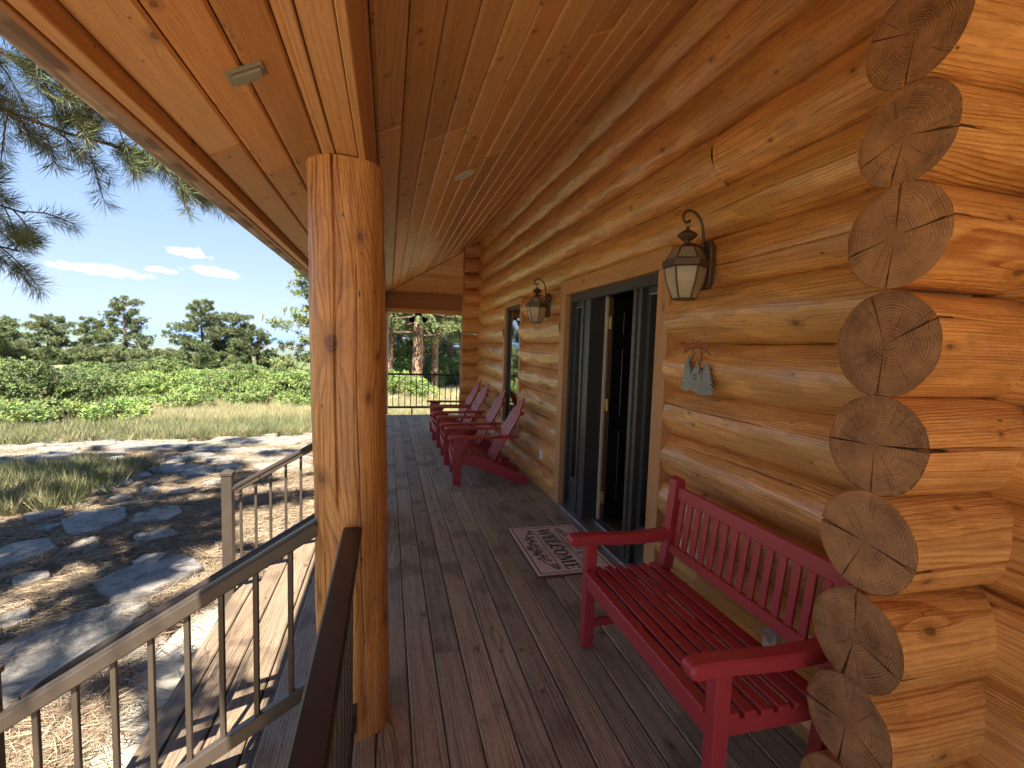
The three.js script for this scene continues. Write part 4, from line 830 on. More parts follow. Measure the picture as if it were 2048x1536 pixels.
function rockGeo(rx, rz, th, seed) {
  const r = rng(seed), n = 26, rho = [0, 0.25, 0.5, 0.72, 0.88, 0.965, 1, 1.01, 1.0], pos = [], uv = [], idx = [], ph = r() * 9, cut = [...Array(6)].map((_, i) => [i * 1.05 + r() * 0.6, 0.62 + 0.32 * r()]);
  const tiltx = (r() - 0.5) * 0.12, tiltz = (r() - 0.5) * 0.12;
  rho.forEach((q, k) => { for (let i = 0; i < n; i++) {
    const a = i / n * 6.2832; let m = 1.1;
    for (const [t, d] of cut) { const e = Math.cos(a - t); if (e > 0.1) m = Math.min(m, d / e); }
    m *= 0.94 + 0.12 * vn(Math.cos(a) * 3 + 9 + ph, Math.sin(a) * 3 + 9, 64, 64, seed);
    const X = Math.cos(a) * m * q * rx, Z = Math.sin(a) * m * q * rz, nn = vn(X * 6 + 20, Z * 6 + 20, 256, 256, seed) - 0.5, n3 = vn(X * 22 + 20, Z * 22 + 20, 512, 512, seed) - 0.5;
    const y = k === 8 ? -th * 0.9 : k === 7 ? th * 0.1 : th * (k === 6 ? 0.62 : k === 5 ? 0.95 : 1) + (nn * 0.03 + n3 * 0.016 - (nn > 0.12 ? 0.018 : 0)) * (k < 7 ? 1 : 0) + (X * tiltx + Z * tiltz) * (k < 8 ? 1 : 0);
    pos.push(X, y, Z); uv.push(X + seed * 0.37, Z + (k > 5 ? y * 2 : 0));
  } });
  for (let k = 0; k < rho.length - 1; k++) for (let i = 0; i < n; i++) { const a = k * n + i, b = k * n + (i + 1) % n, c = a + n, d = b + n; idx.push(a, b, c, b, d, c); }
  return finish(pos, uv, idx, [0, -th, 0]);
}
const ROCKS = [[-6.04, -10.44, 0.61, 0.59], [-6.72, -10.76, 0.49, 0.52], [-5.22, -10.18, 0.49, 0.37], [-5.12, -10.7, 0.44, 0.46], [-4.45, -11.49, 0.87, 1.05], [-3.81, -11.47, 0.59, 0.81], [-3.61, -10.53, 0.64, 0.49], [-3.72, -9.37, 0.5, 0.66], [-3.85, -8.81, 0.36, 0.35], [-4.12, -8.32, 0.63, 0.75], [-4.05, -6.95, 0.37, 0.53], [-3.52, -7.5, 0.25, 0.23], [-3.39, -6.67, 0.59, 0.73], [-2.8, -6.85, 0.5, 0.68], [-3.79, -6.53, 0.16, 0.24], [-2.54, -6.12, 0.43, 0.41], [-3.59, -5.79, 0.45, 0.69], [-2.32, -5.46, 0.29, 0.3], [-2.16, -5.08, 0.81, 0.83], [-3.14, -5.98, 0.25, 0.36], [-2.23, -3.96, 0.89, 1.13], [-1.99, -4.3, 0.27, 0.35], [-1.65, -3.73, 0.24, 0.39], [-3.16, -5.19, 0.26, 0.25], [-3.85, -10.13, 0.43, 0.41], [-3.39, -11.76, 0.72, 0.55], [-2.83, -11.94, 0.86, 0.56], [-2.19, -11.36, 0.62, 0.46], [-2.94, -10.82, 0.58, 0.47], [-2.33, -10.61, 0.68, 0.45], [-3.07, -10.04, 0.53, 0.45], [-2.49, -9.77, 0.53, 0.38], [-1.9, -10.33, 0.48, 0.38], [-2.71, -9.24, 0.41, 0.38], [-3.06, -8.79, 0.39, 0.34], [-2.92, -7.82, 0.31, 0.27], [-3.32, -7.88, 0.24, 0.25], [-2.61, -8.29, 0.3, 0.31], [-2.87, -4.48, 0.19, 0.28], [-5.98, -9.51, 0.44, 0.57], [-5.79, -9.65, 0.38, 0.38], [-5.08, -9.23, 0.3, 0.34], [-5.93, -10.8, 0.42, 0.47]];
const PLACED = [];
function rock(x, z, w, d, seed, label, group) {
  w = Math.max(w, 0.2) * 1.12; d = Math.max(d, 0.2) * 1.12; PLACED.push([x, z, w, d]);
  const t = thing('flat_rock', label, 'rock', [x, landY(x, z) - 0.005, z], 0, group);
  add(t, 'stone', rockGeo(Math.max(w, 0.2) * 0.56, Math.max(d, 0.2) * 0.56, 0.055 + 0.035 * rng(seed)(), seed), rockMats[seed % 4]);
}
const special = { 4: 'raised pale flat rock at the back edge of the stony patch by the shaded grass', 7: 'blunt grey rock standing a little proud in the middle of the stony patch', 9: 'broad weathered rock at the edge of the shaded green grass', 12: 'long sunlit rock half buried in pine needles', 13: 'smooth rock in litter left of the stair newel post', 16: 'grey rock at the frame edge left of the stair railing', 18: 'large rounded pale rock lying in pine needles beyond the stair railing', 20: 'largest flat rock slab just outside the near stair railing', 15: 'long pale rock behind the large rounded one in pine needles' };
ROCKS.forEach(([x, z, w, d], i) => rock(x, z, w, d, 1000 + i, special[i] ?? (z < -9 ? 'flat grey rock among many in the shaded stony patch past the steps' : 'small flat rock half sunk in dry pine needles beyond the steps'), special[i] ? undefined : z < -9 ? 'flat rocks of the shaded stony patch' : 'flat rocks among the pine needles'));
{ const r = rng(1313); for (let i = 0; i < 90; i++) { const z = -9.0 - r() * 3.7, x = -1.3 - r() * 6.5 - (z < -11.5 ? 0 : 0); if (ROCKS.some((k) => Math.hypot(k[0] - x, k[1] - z) < 0.42)) continue; rock(x, z, 0.35 + r() * 0.75, 0.25 + r() * 0.45, 1200 + i, 'flat grey rock among many in the shaded stony patch past the steps', 'flat rocks of the shaded stony patch'); } }
{ // pale landing slab at the foot of the steps
  const t = thing('landing_slab', 'pale cream stone slab at the foot of the porch steps', 'slab', [-1.36, -0.70, -3.1]);
  const st = mottle(88, 512, 512, 1.2, (u, v) => { const a = fbm(u * 7, v * 7, 7, 7, 880, 5), c = vn(u * 220, v * 220, 220, 220, 884), k = 0.86 + 0.28 * (a - 0.5) + 0.08 * (c - 0.5) - (c > 0.97 ? 0.3 : 0); return [0.48 * k, 0.435 * k, 0.35 * k, a * 0.6 + c * 0.3]; }, true);
  const p = [], r = rng(89); const E = [[0.35, 1.55], [0.35, -1.5], [0.0, -1.52], [-0.1, -1.2], [-0.16, -0.9], [-0.2, -0.55], [-0.27, -0.2], [-0.3, 0.2], [-0.33, 0.6], [-0.36, 1.0], [-0.4, 1.55]];
  E.forEach(([a, b]) => p.push([a + (r() - 0.5) * 0.03, b]));
  const g = extr(poly2(p), 0.06, 0.008); g.rotateX(-Math.PI / 2); g.scale(1, 1, -1);
  add(t, 'slab_stone', new THREE.BufferGeometry().copy(extr(poly2(p.map(([a, b]) => [a, -b])), 0.05, 0.01).rotateX(-Math.PI / 2).translate(0, -0.02, 0)), mat({ map: st.map, bumpMap: st.bump, bumpScale: 0.006, roughness: 0.9 }));
}

// ---------------------------------------------------------------- plants: small shared shapes, spread as instances
function blades(n, seed, f) { // each blade a narrow four-cornered leaf
  const pos = [], nor = [], idx = [], r = rng(seed);
  for (let i = 0; i < n; i++) {
    const { o, d, L, w, bend = 0 } = f(r, i), D = new THREE.Vector3(...d).normalize(), A = new THREE.Vector3(...o);
    const side = new THREE.Vector3(r() - 0.5, r() - 0.5, r() - 0.5).cross(D).normalize().multiplyScalar(w / 2), N = side.clone().cross(D).normalize();
    const M = A.clone().addScaledVector(D, L * 0.5), T = A.clone().addScaledVector(D, L); T.y -= bend * L; M.y -= bend * L * 0.3;
    const k = pos.length / 3;
    for (const p of [A, M.clone().add(side), T, M.clone().sub(side)]) { pos.push(p.x, p.y, p.z); nor.push(N.x, N.y, N.z); }
    idx.push(k, k + 1, k + 2, k, k + 2, k + 3);
  }
  const g = new THREE.BufferGeometry(); g.setAttribute('position', new THREE.Float32BufferAttribute(pos, 3)); g.setAttribute('normal', new THREE.Float32BufferAttribute(nor, 3)); g.setIndex(idx); return g;
}
const cone = (r, lo, hi) => { const a = r() * 6.2832, t = mix(lo, hi, r()); return [Math.sin(t) * Math.cos(a), Math.cos(t), Math.sin(t) * Math.sin(a)]; };
const tuftNear = blades(54, 5, (r) => ({ o: [0, -0.05 + r() * 0.08, 0], d: cone(r, 0.15, 1.35), L: 0.11 + r() * 0.06, w: 0.0034, bend: r() * 0.12 }));
const tuftFar = [blades(30, 6, (r) => ({ o: [0, 0, 0], d: cone(r, 0.0, 1.75), L: 0.7 + r() * 0.4, w: 0.09 })), blades(26, 7, (r) => ({ o: [0, 0, 0], d: cone(r, 0.2, 1.9), L: 0.6 + r() * 0.5, w: 0.11 }))];
const leafClump = blades(15, 8, (r) => { const d = cone(r, 0, 2.0); return { o: [d[0] * 0.35 * r(), d[1] * 0.35 * r(), d[2] * 0.35 * r()], d: cone(r, 0.3, 2.2), L: 0.42 + r() * 0.3, w: 0.24 }; });
const grassTuft = blades(16, 9, (r) => ({ o: [(r() - 0.5) * 0.16, 0, (r() - 0.5) * 0.16], d: cone(r, 0.03, 0.55), L: 0.55 + r() * 0.5, w: 0.016, bend: r() * 0.25 }));
const litterClump = blades(22, 10, (r) => { const a = r() * 6.2832; return { o: [(r() - 0.5) * 0.24, r() * 0.02, (r() - 0.5) * 0.24], d: [Math.cos(a), (r() - 0.35) * 0.3, Math.sin(a)], L: 0.1 + r() * 0.09, w: 0.0042, bend: r() * 0.06 }; });
const leafy = (c, t = 0.32) => mat({ color: c, roughness: 0.85, transmission: t, thickness: 0 });
const needleM = mat({ color: lin(1, 1, 1), roughness: 0.8 }), oakM = leafy(lin(1, 1, 1), 0.4), grassM = leafy(lin(1, 1, 1), 0.3), litterM = mat({ color: lin(1, 1, 1), roughness: 0.9 });
const V = (x, y, z) => new THREE.Vector3(x, y, z), Q = new THREE.Quaternion(), UP = V(0, 1, 0);
function inst(p, dir, s, roll = 0, sy = 1) { Q.setFromUnitVectors(UP, dir); const q = new THREE.Quaternion().setFromAxisAngle(UP, roll); return new THREE.Matrix4().compose(p, Q.clone().multiply(q), V(s, s * sy, s)); }
const barkTex = mottle(91, 512, 1024, 1.0, (u, v) => { const a = fbm(u * 9, v * 4, 9, 4, 910, 4), b = fbm(u * 26, v * 10, 26, 10, 914, 3), cr = sstep(0.5, 0.36, b * 0.7 + a * 0.3), k = 0.8 + 0.5 * (b - 0.5); return [mix(0.40, 0.085, cr) * k, mix(0.235, 0.06, cr) * k, mix(0.145, 0.045, cr) * k, 0.9 - cr * 0.8]; }, true);
const barkOrange = mat({ map: barkTex.map, bumpMap: barkTex.bump, bumpScale: 0.02, roughness: 0.95 }), barkGrey = mat({ map: barkTex.map, bumpMap: barkTex.bump, bumpScale: 0.02, color: lin(0.55, 0.62, 0.68), roughness: 0.95 });
function taper(pts, r0, r1, rad = 8, seg = null) { // a tube that narrows along its run
  const c = new THREE.CatmullRomCurve3(pts), n = seg ?? pts.length * 3, g = new THREE.TubeGeometry(c, n, 1, rad, false), p = g.attributes.position, u = g.attributes.uv;
  const L = c.getLength();
  for (let j = 0; j <= n; j++) { const q = c.getPointAt(j / n), R = mix(r0, r1, j / n); for (let i = 0; i <= rad; i++) { const k = j * (rad + 1) + i, w = V(p.getX(k), p.getY(k), p.getZ(k)).sub(q).multiplyScalar(R).add(q); p.setXYZ(k, w.x, w.y, w.z); u.setXY(k, i / rad * Math.max(0.2, R * 6.28), j / n * L); } }
  g.computeVertexNormals(); return g;
}
function pineColor(r, b = 1) { const k = (0.85 + r() * 0.7) * b; return lin(0.085 * k * (0.9 + 0.4 * r()), 0.115 * k, 0.042 * k); }
// A pine seen from some way off: trunk, limbs and clumps of needles along the limbs.
function pine(x, z, H, R, seed, label, { low = 0.22, bark = barkGrey, tone = 1, group, dens = 1, tuft = 0.25, prof = null, trunkR = null, lean = 0 } = {}) {
  const r = rng(seed), y0 = landY(x, z), t = thing('pine_tree', label, 'tree', [x, y0 - 0.05, z], 0, group), tr = trunkR ?? 0.05 + H * 0.02;
  add(t, 'trunk', taper([V(0, 0, 0), V((r() - 0.5) * 0.2 + lean * 0.3, H * 0.35, (r() - 0.5) * 0.2), V((r() - 0.5) * 0.3 + lean * 0.7, H * 0.7, (r() - 0.5) * 0.3), V(lean, H * 0.98, 0)], tr, tr * 0.15, 10, 18), bark);
  const mats = [], cols = [], limbs = [];
  const profile = prof ?? ((f) => Math.sqrt(Math.max(0, 1 - ((f - 0.36) / 0.7) ** 2)) * (0.8 + 0.2 * Math.sin(f * 21 + seed)) + 0.05);
  const nl = Math.round((24 + H * 8) * dens);
  for (let i = 0; i < nl; i++) {
    const f = i / nl, h = H * mix(low, 0.985, f), a = i * 2.4 + r() * 0.9, L = R * profile(f) * (0.5 + 0.65 * r());
    const up = mix(-0.12, 0.55, f) + (r() - 0.5) * 0.35, d = V(Math.cos(a), up, Math.sin(a)).normalize(), b = V(lean * f, h, 0);
    const tip = b.clone().addScaledVector(d, L); tip.y += L * 0.12;
    limbs.push(taper([b, b.clone().lerp(tip, 0.5).add(V(0, -L * 0.06, 0)), tip], Math.max(0.012, tr * 0.22 * (1 - f * 0.6)), 0.008, 4, 4));
    const k = Math.max(4, Math.round(L * 22 * dens));
    for (let j = 0; j < k; j++) {
      const s = 0.35 + 0.68 * Math.sqrt(r()), p = b.clone().lerp(tip, Math.min(1, s)), sp = L * 0.3 * (0.4 + s) * 0.55;
      p.add(V((r() - 0.5) * 2 * sp, (r() - 0.35) * sp, (r() - 0.5) * 2 * sp));
      mats.push(inst(p, d.clone().add(V((r() - 0.5) * 0.9, 0.35 + r() * 0.7, (r() - 0.5) * 0.9)).normalize(), tuft * (0.65 + 0.6 * r()), r() * 6)); cols.push(pineColor(r, tone));
    }
  }
  const lm = add(t, 'limbs', mergeGeometries(limbs), barkGrey); lm.userData.kind = 'stuff';
  stuff(t, 'crown', tuftFar[seed % 2], needleM, mats, cols);
  return t;
}
const G1 = 'pines at the edge of the clearing';
pine(-20.6, -45.5, 5.0, 1.9, 21, 'tallest single pine beyond the oak scrub with open crown and bare trunk showing', { group: G1, dens: 0.85, low: 0.1 });
pine(-14.2, -42.8, 5.1, 2.5, 22, 'broad pine with rounded double crown standing right of the tallest one', { group: G1, low: 0.2, prof: (f) => 0.95 * Math.pow(1 - f, 0.45) * (0.75 + 0.25 * Math.sin(f * 7)) + 0.06 });
pine(-12.3, -43.6, 4.2, 1.7, 23, 'lower second crown of the broad double pine', { group: G1, low: 0.1, dens: 0.95 });
pine(-10.8, -43.2, 2.9, 1.8, 24, 'bushy rounded pine at the right end of the pine row, left of the log post', { group: G1, low: 0.05, dens: 1.1, tone: 0.9 });
pine(-25.6, -45.2, 3.4, 1.6, 25, 'dark pine near the left end of the row with pointed top', { group: G1, low: 0.05 });
pine(-23.3, -46.4, 3.4, 1.3, 26, 'slim pine between the pointed dark pine and the tallest pine', { group: G1, low: 0.05 });
pine(-28.2, -44.6, 2.8, 1.9, 27, 'pine with yellowish green crown behind the left end of the scrub', { group: G1, low: 0.04, tone: 1.25 });
pine(-26.2, -40.0, 3.0, 1.7, 28, 'pine cut by the left edge of the view', { group: G1, low: 0.1 });
{ // smaller trees and saplings that fill the line
  const r = rng(29); [[-18.6, -44.5, 2.0], [-22.2, -43.5, 2.1], [-24.6, -43, 2.0], [-16.9, -45.5, 2.0], [-26.8, -43.8, 2.2], [-19.7, -42, 1.7], [-15.6, -41.4, 1.6], [-9.6, -44.8, 1.6], [-29.5, -42, 2.3], [-17.8, -41.6, 1.5], [-21.2, -44.6, 2.3], [-23.6, -43.6, 1.9], [-13.4, -41.2, 1.6], [-28.3, -43, 2.0], [-25.6, -42.2, 1.7], [-16.2, -43.4, 1.9], [-11.6, -41.8, 1.4], [-8.6, -44, 1.5]].forEach(([x, z, h], i) => pine(x, z, h * 0.5, 1.1, 300 + i, 'young bushy pine filling the row between the taller trees', { group: 'young pines between the taller trees', low: 0.02, dens: 1.0, tone: 0.95 + r() * 0.3 }));
}
pine(-2.75, -21.4, 6.1, 1.75, 31, 'sunlit yellow green pine half hidden behind the nearest log post', { low: 0.04, tone: 1.5, dens: 0.75, tuft: 0.24, trunkR: 0.1 });
// pines past the far railing
const G2 = 'pine trunks seen past the far railing';
const highProf = (f) => 0.75 + 0.25 * Math.sin(f * 3.1);
pine(1.36, -24, 13, 3.6, 41, 'thick orange barked pine trunk in the middle of the opening past the far railing', { group: G2, low: 0.22, bark: barkOrange, trunkR: 0.29, dens: 0.5, tone: 1.3, prof: highProf });
pine(2.42, -26, 12, 3.2, 42, 'second orange barked pine trunk right of the thick one past the far railing', { group: G2, low: 0.22, bark: barkOrange, trunkR: 0.2, dens: 0.45, tone: 1.6, prof: highProf });
pine(0.05, -25, 12, 3.2, 43, 'slim pink barked pine trunk beside the posts past the far railing', { group: G2, low: 0.25, bark: barkOrange, trunkR: 0.15, dens: 0.45, tone: 1.1, prof: highProf });
pine(3.7, -30, 12, 3.0, 44, 'dark grey pine trunk past the right part of the far railing', { group: G2, low: 0.24, trunkR: 0.2, dens: 0.45, tone: 1.2, prof: highProf });
pine(3.95, -26.5, 10, 2.6, 45, 'thin dark pine trunk beside the corner logs past the far railing', { group: G2, low: 0.28, trunkR: 0.13, dens: 0.45, tone: 1.7, prof: highProf });
pine(1.9, -27.5, 12, 2.8, 46, 'pale slim trunk close behind the thick orange trunk', { group: G2, low: 0.3, bark: barkOrange, trunkR: 0.14, dens: 0.4, tone: 1.4, prof: highProf });
[[-0.8, -36, 9], [1.6, -38, 10], [4.2, -39, 9], [3.0, -34, 8]].forEach(([x, z, h], i) => pine(x, z, h, 3.0, 320 + i, 'full pine in the sunlit wood behind the orange trunks', { group: 'pines of the wood behind', low: 0.05, tone: 1.7, dens: 0.5, tuft: 0.42, prof: highProf }));

// ---------------------------------------------------------------- oak scrub
function shrub(x, z, R, H, seed, label, group, tone, name = 'oak_shrub') {
  const r = rng(seed), t = thing(name, label, 'shrub', [x, landY(x, z) - 0.03, z], 0, group), mats = [], cols = [], stems = [];
  for (let i = 0; i < 7; i++) { const a = r() * 6.28, d = R * 0.6 * r(); stems.push(taper([V(d * 0.3 * Math.cos(a), 0, d * 0.3 * Math.sin(a)), V(d * 0.8 * Math.cos(a), H * 0.4, d * 0.8 * Math.sin(a)), V(d * 1.2 * Math.cos(a), H * 0.8, d * 1.2 * Math.sin(a))], 0.03, 0.008, 4, 4)); }
  const sm = add(t, 'stems', mergeGeometries(stems), barkGrey); sm.userData.kind = 'stuff';
  const lobes = [...Array(Math.round(4 + R * 2.2))].map(() => { const a = r() * 6.28, d = Math.sqrt(r()) * R * 0.8; return [d * Math.cos(a), H * (0.22 + 0.6 * r() * (1 - (d / R) ** 2 * 0.5)), d * Math.sin(a), R * (0.24 + 0.2 * r()), 0.7 + r() * 0.6]; });
  const n = Math.round(230 * R * R * (0.6 + H * 0.55));
  for (let i = 0; i < n; i++) {
    const l = lobes[Math.floor(r() * lobes.length)], d = V(r() - 0.5, r() * 0.9 - 0.38, r() - 0.5).normalize(), q = l[3] * (0.55 + 0.5 * Math.sqrt(r()));
    const p = V(l[0] + d.x * q, Math.max(0.05, l[1] + d.y * q * Math.min(1, H / R * 0.9)), l[2] + d.z * q);
    mats.push(inst(p, d.clone().add(V(0, 0.6, 0)).normalize(), 0.135 + r() * 0.1, r() * 6)); const k = tone * (0.7 + r() * 0.6) * l[4]; cols.push(lin(0.16 * k * (0.85 + r() * 0.4), 0.235 * k, 0.05 * k));
  }
  stuff(t, 'leaves', leafClump, oakM, mats, cols);
}
{
  const r = rng(61), A = (az, d) => [d * Math.sin(az * Math.PI / 180), -d * Math.cos(az * Math.PI / 180)];
  const put = (az, d, R, H, tone, i, label, group) => { const [x, z] = A(az, d); shrub(x, z, R, H, 600 + i, label, group, tone); };
  // big round shrubs, from the left edge of the view to the post
  [[-35, 21, 2.3, 2.25, 0.95], [-31, 20.5, 2.2, 2.3, 0.95], [-27.2, 23.5, 2.0, 2.0, 0.9], [-23.8, 25, 2.3, 2.1, 0.95], [-20.4, 23, 1.9, 1.85, 1.2], [-17.2, 22.5, 2.0, 1.85, 1.2], [-13.8, 22.5, 2.0, 1.8, 1.1], [-10.6, 21.5, 1.8, 1.7, 1.2], [-7.6, 20.5, 1.6, 1.6, 1.25], [-29, 28, 2.4, 2.4, 0.85], [-22, 30, 2.4, 2.3, 0.85], [-16, 29, 2.4, 2.1, 0.9], [-11.5, 28, 2.2, 2.0, 0.95]].forEach(([az, d, R, H, tn], i) => put(az, d, R, H * (i < 9 ? [0.7, 0.72, 0.6, 0.68, 0.62, 0.74, 0.58, 0.66, 0.7][i] : 0.45), tn * [1, 0.85, 1.1, 0.8, 1.05, 0.9, 1.1, 0.85, 1.05][i % 9], i, i < 2 ? ['tall dark green oak shrub at the left end of the thicket', 'tall rounded oak shrub with deep shade beneath, second in the thicket'][i] : i < 9 ? ['third', 'fourth', 'fifth', 'sixth', 'seventh', 'eighth', 'ninth'][i - 2] + ' rounded oak shrub counted from the left in the front row of the thicket' : 'oak shrub in the back row of the thicket below the pines', i < 2 ? undefined : i < 9 ? 'oak shrubs in the front row' : 'oak shrubs in the back row'));
  for (let i = 0; i < 20; i++) { const az = -36 + i * 1.4 + (r() - 0.5) * 1.6, d = 16.4 + r() * 3.4 + (i < 9 ? -1.2 : 1.0); const [x, z] = A(az, d); shrub(x, z, 0.5 + r() * 0.6, 0.4 + r() * 0.4, 700 + i, 'low light green scrub bush at the edge of the dry grass', 'low scrub bushes along the dry grass', 1.25, 'low_bush'); }
  // scrub past the far railing
  [[0.5, 23, 1.4, 1.3], [3.0, 28, 2.0, 1.7], [5.0, 30, 2.2, 1.8], [7.5, 31, 2.2, 1.9], [-1.5, 27, 1.8, 1.7], [9.2, 30, 1.8, 1.6], [3.8, 21, 1.1, 1.0]].forEach(([az, d, R, H], i) => put(az, d, R, H, 1.35, 40 + i, 'sunlit green scrub between the pine trunks past the far railing', 'scrub past the far railing'));
}
// ---------------------------------------------------------------- grass and needle litter
{
  const r = rng(71), dry = [[], []], wet = [[], []], lit = [[], []];
  for (let i = 0; i < 30000; i++) {
    const az = (-40 + r() * 54) * Math.PI / 180, d = 10.5 + r() * r() * 16, x = d * Math.sin(az), z = -d * Math.cos(az);
    if (x > -0.9 && z > -12.6) continue;
    const n = GN(x, z, 2.4), edge = z + 12.3 + (x + 4) * 0.12;
    if (edge > 0.3 + n * 1.2) continue;
    if (n > 0.16 && r() < 0.6) continue;
    const g = edge > -1.6 && r() < 0.4, p = V(x, landY(x, z) - 0.01, z), s = (g ? 0.36 : 0.3) * (0.6 + 0.8 * r());
    (g ? wet : dry)[0].push(inst(p, V((r() - 0.5) * 0.3, 1, (r() - 0.5) * 0.3).normalize(), s, r() * 6)); const k = 0.7 + 0.6 * r();
    (g ? wet : dry)[1].push(g ? lin(0.15 * k, 0.175 * k, 0.06 * k) : lin(0.38 * k, 0.345 * k, 0.17 * k));
  }
  for (let i = 0; i < 9000; i++) { // the green shaded strip inside the stony patch
    const x = -3.7 - r() * 6, z = -7.0 - r() * 2.6 + (x + 4) * -0.25 - 0.1, n = GN(x, z, 1.5);
    const e = sstep(0, 0.8, -3.7 - x); if (r() > e * (0.75 + n)) continue;
    const p = V(x, landY(x, z) - 0.01, z), k = 0.7 + 0.6 * r(), g = r() < 0.62;
    wet[0].push(inst(p, V((r() - 0.5) * 0.4, 1, (r() - 0.5) * 0.4).normalize(), 0.34 * (0.5 + 0.9 * r()), r() * 6)); wet[1].push(g ? lin(0.16 * k, 0.185 * k, 0.06 * k) : lin(0.4 * k, 0.34 * k, 0.16 * k));
  }
  for (let i = 0; i < 26000; i++) {
    const x = -1.15 - Math.pow(r(), 1.3) * 7.5, z = -1.2 - r() * 10.4, n = GN(x, z, 1.1);
    if (x > -1.55 && z > -4.5 && z < -1.5 && r() > 0.035) continue;
    if (z < -8.6 && r() < 0.55) continue;
    if (n < -0.1 && r() < 0.5) continue;
    if (r() < 0.88 && PLACED.some(([a, b, c, e]) => ((x - a) / (c * 0.56)) ** 2 + ((z - b) / (e * 0.56)) ** 2 < 1)) continue;
    const p = V(x, landY(x, z) + 0.006 + r() * 0.012, z), k = 0.6 + 0.7 * r(), br = r() < 0.5;
    if (x > -1.75 && z > -4.6) p.y = -0.628;
    lit[0].push(inst(p, V((r() - 0.5) * 0.16, 1, (r() - 0.5) * 0.16).normalize(), 0.8 + r() * 0.7, r() * 6)); lit[1].push(br ? lin(0.22 * k, 0.15 * k, 0.09 * k) : lin(0.31 * k, 0.245 * k, 0.165 * k));
  }
  const root = (n, label) => { const o = new THREE.Group(); o.name = n; o.userData = { kind: 'stuff', label, category: 'ground cover' }; scene.add(o); return o; };
  stuff(root('dry_grass', 'pale dry straw coloured grass beyond the stony patch'), 'grass', grassTuft, grassM, ...dry);
  stuff(root('green_grass', 'dull green grass growing in the tree shade'), 'grass', grassTuft, grassM, ...wet);
  stuff(root('needle_litter', 'tan fallen pine needles strewn between the flat rocks'), 'litter', litterClump, litterM, ...lit);
  const few = [[], []]; [[0.12, -2.25], [0.2, -2.9], [0.03, -1.95], [0.42, -3.6], [0.55, -5.0], [0.25, -4.2], [0.06, -3.2], [0.7, -2.1], [0.2, -6.2], [0.0, -2.6], [0.35, -2.45], [0.9, -3.1], [0.15, -5.4], [0.45, -4.5], [-0.2, -3.0], [-0.25, -3.6], [0.62, -1.9], [0.3, -7.4]].forEach(([x, z], i) => { few[0].push(inst(V(x, 0.004, z), UP, 0.75, i, 0.15)); few[1].push(lin(0.45, 0.34, 0.2)); });
  const deckNeedle = blades(4, 12, (q) => { const a = q() * 2.2; return { o: [(q() - 0.5) * 0.05, 0, (q() - 0.5) * 0.05], d: [Math.cos(a), 0.02, Math.sin(a)], L: 0.1 + q() * 0.06, w: 0.003 }; });
  stuff(root('deck_needles', 'few stray pine needles lying on the porch boards'), 'litter', deckNeedle, litterM, ...few);
}
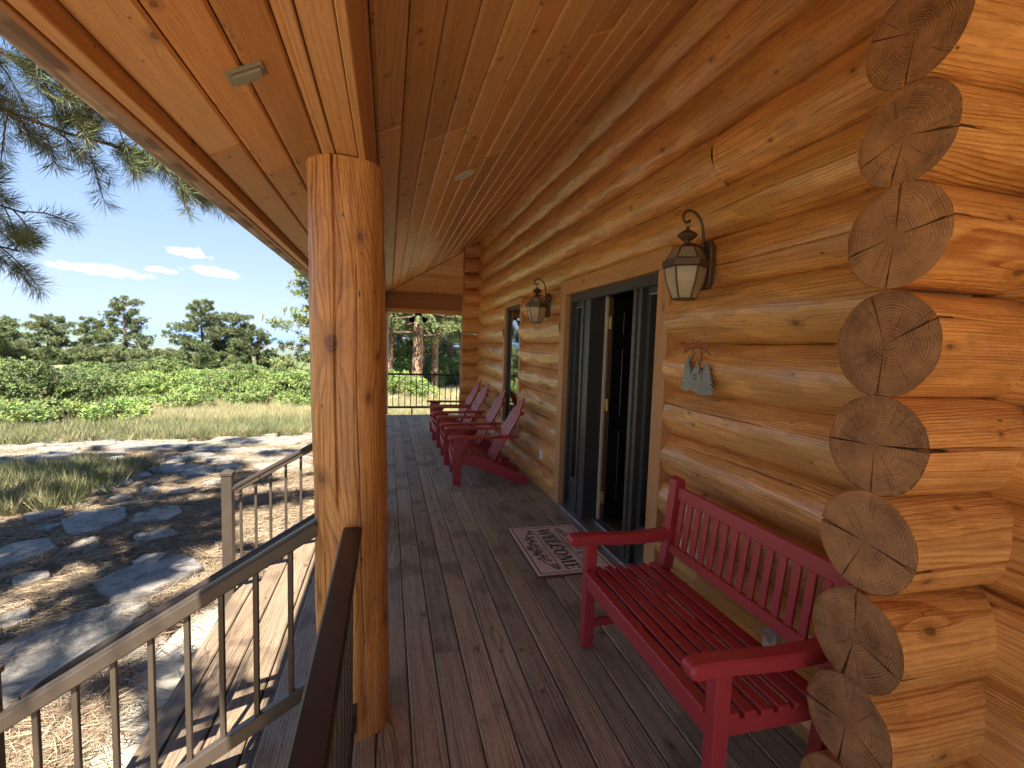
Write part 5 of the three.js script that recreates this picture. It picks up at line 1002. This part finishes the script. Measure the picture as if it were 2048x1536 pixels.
// ---------------------------------------------------------------- the pine beside the porch: its boughs hang into view and shade the ground
function bigPine(x, z, H, seed, label, boughs, { low = 3.2, R = 4.2, n = 46, clump = 1 } = {}) {
  const r = rng(seed), y0 = landY(x, z), t = thing('ponderosa_pine', label, 'tree', [x, y0 - 0.05, z]);
  add(t, 'trunk', taper([V(0, 0, 0), V(0.1, H * 0.4, 0.05), V(-0.05, H * 0.75, 0), V(0, H, 0)], 0.27, 0.04, 14, 24), barkOrange);
  const mats = [], cols = [], big = [], bigC = [];
  const bough = (pts, r0, nt, near) => {
    const c = new THREE.CatmullRomCurve3(pts), parts = [taper(pts, r0, 0.007, 6, 16)], L = c.getLength();
    for (let i = 0; i < nt; i++) {
      const s = 0.3 + 0.7 * (i + r()) / nt, b = c.getPointAt(Math.min(s, 1)), tg = c.getTangentAt(Math.min(s, 1)), sd = V(r() - 0.5, (r() - 0.62) * 0.8, r() - 0.5).normalize();
      const d = tg.clone().multiplyScalar(0.8).add(sd).normalize(), tl = (0.16 + 0.38 * r()) * (near ? 1 : 1.6) * (1.15 - s * 0.4), e = b.clone().addScaledVector(d, tl).add(V(0, -0.06, 0)), m = b.clone().lerp(e, 0.5).add(V(0, 0.03, 0));
      parts.push(taper([b, m, e], 0.006, 0.004, 4, 4));
      const k = near ? 4 : 3;
      for (let j = 0; j < k; j++) { const p = b.clone().lerp(e, near ? 0.45 + 0.55 * j / (k - 1) : 0.5 + 0.5 * j / (k - 1)); const dd = d.clone().add(V((r() - 0.5) * 0.5, (r() - 0.3) * 0.6, (r() - 0.5) * 0.5)).normalize(); if (near) { mats.push(inst(p, dd, 0.9 + 0.35 * r(), r() * 6)); cols.push(pineColor(r, 0.95)); } else { big.push(inst(p, dd, 0.24 + 0.12 * r(), r() * 6)); bigC.push(pineColor(r, 1)); } }
    }
    add(t, 'limb', mergeGeometries(parts), barkGrey);
  };
  for (const [pts, nt] of boughs) bough(pts.map((p) => V(p[0] - x, p[1] - y0, p[2] - z)), 0.035, nt, true);
  for (let i = 0; i < n; i++) {
    const f = i / n, h = mix(low, H * 0.97, f), a = i * 2.4 + r(), L = R * Math.pow(1 - f, 0.5) * (0.55 + 0.5 * r()) + 0.4, d = V(Math.cos(a), 0.15 + 0.25 * r(), Math.sin(a));
    bough([V(0, h, 0), V(d.x * L * 0.5, h + d.y * L * 0.4, d.z * L * 0.5), V(d.x * L, h + d.y * L * 0.5 - 0.25, d.z * L)], 0.05 * (1 - f * 0.6), Math.round(L * 5.2 * clump), false);
  }
  if (mats.length) stuff(t, 'needles', tuftNear, needleM, mats, cols);
  stuff(t, 'crown', tuftFar[0], needleM, big, bigC);
}
const BX = -5.9, BZ = -2.4;
bigPine(BX, BZ, 13, 881, 'tall pine standing left of the porch whose needled boughs hang into view', [
  [[[BX, 3.6, BZ], [-4.6, 3.75, -3.4], [-3.3, 3.45, -4.2], [-2.6, 3.2, -4.62], [-2.2, 3.17, -4.8], [-1.9, 3.06, -4.98], [-1.66, 2.92, -5.12]], 72],
  [[[BX, 4.1, BZ], [-4.4, 4.3, -3.3], [-3.2, 3.95, -4.0], [-2.55, 3.5, -4.4], [-2.1, 3.32, -4.7], [-1.75, 3.2, -4.95]], 78],
  [[[BX, 3.1, BZ], [-4.7, 3.15, -3.6], [-3.8, 2.9, -4.3], [-3.15, 2.66, -4.62], [-2.8, 2.55, -4.75]], 61],
  [[[BX, 2.8, BZ], [-4.8, 2.75, -3.7], [-3.9, 2.5, -4.4], [-3.25, 2.34, -4.65], [-2.88, 2.26, -4.8]], 64],
  [[[BX, 2.95, BZ], [-4.8, 3.0, -3.5], [-3.8, 2.85, -4.3], [-3.3, 2.7, -4.5], [-2.9, 2.7, -4.65]], 47],
  [[[BX, 4.6, BZ], [-4.6, 4.7, -3.2], [-3.4, 4.3, -3.9], [-2.7, 3.85, -4.3], [-2.3, 3.6, -4.5]], 70],
], { low: 4.6, R: 4.4, n: 34, clump: 0.8 });
bigPine(-9.2, 0.2, 14, 883, 'tall pine farther left of the view shading the stony patch', [], { low: 4.4, R: 4.2, n: 30, clump: 0.8 });
bigPine(-4.7, 1.3, 12, 885, 'thin crowned pine left of the viewer dappling the ground beside the steps', [], { low: 5.5, R: 2.9, n: 20, clump: 0.7 });

scene.fog = new THREE.FogExp2(0x9cc2f5, 0.00004);
renderer.render(scene, camera);
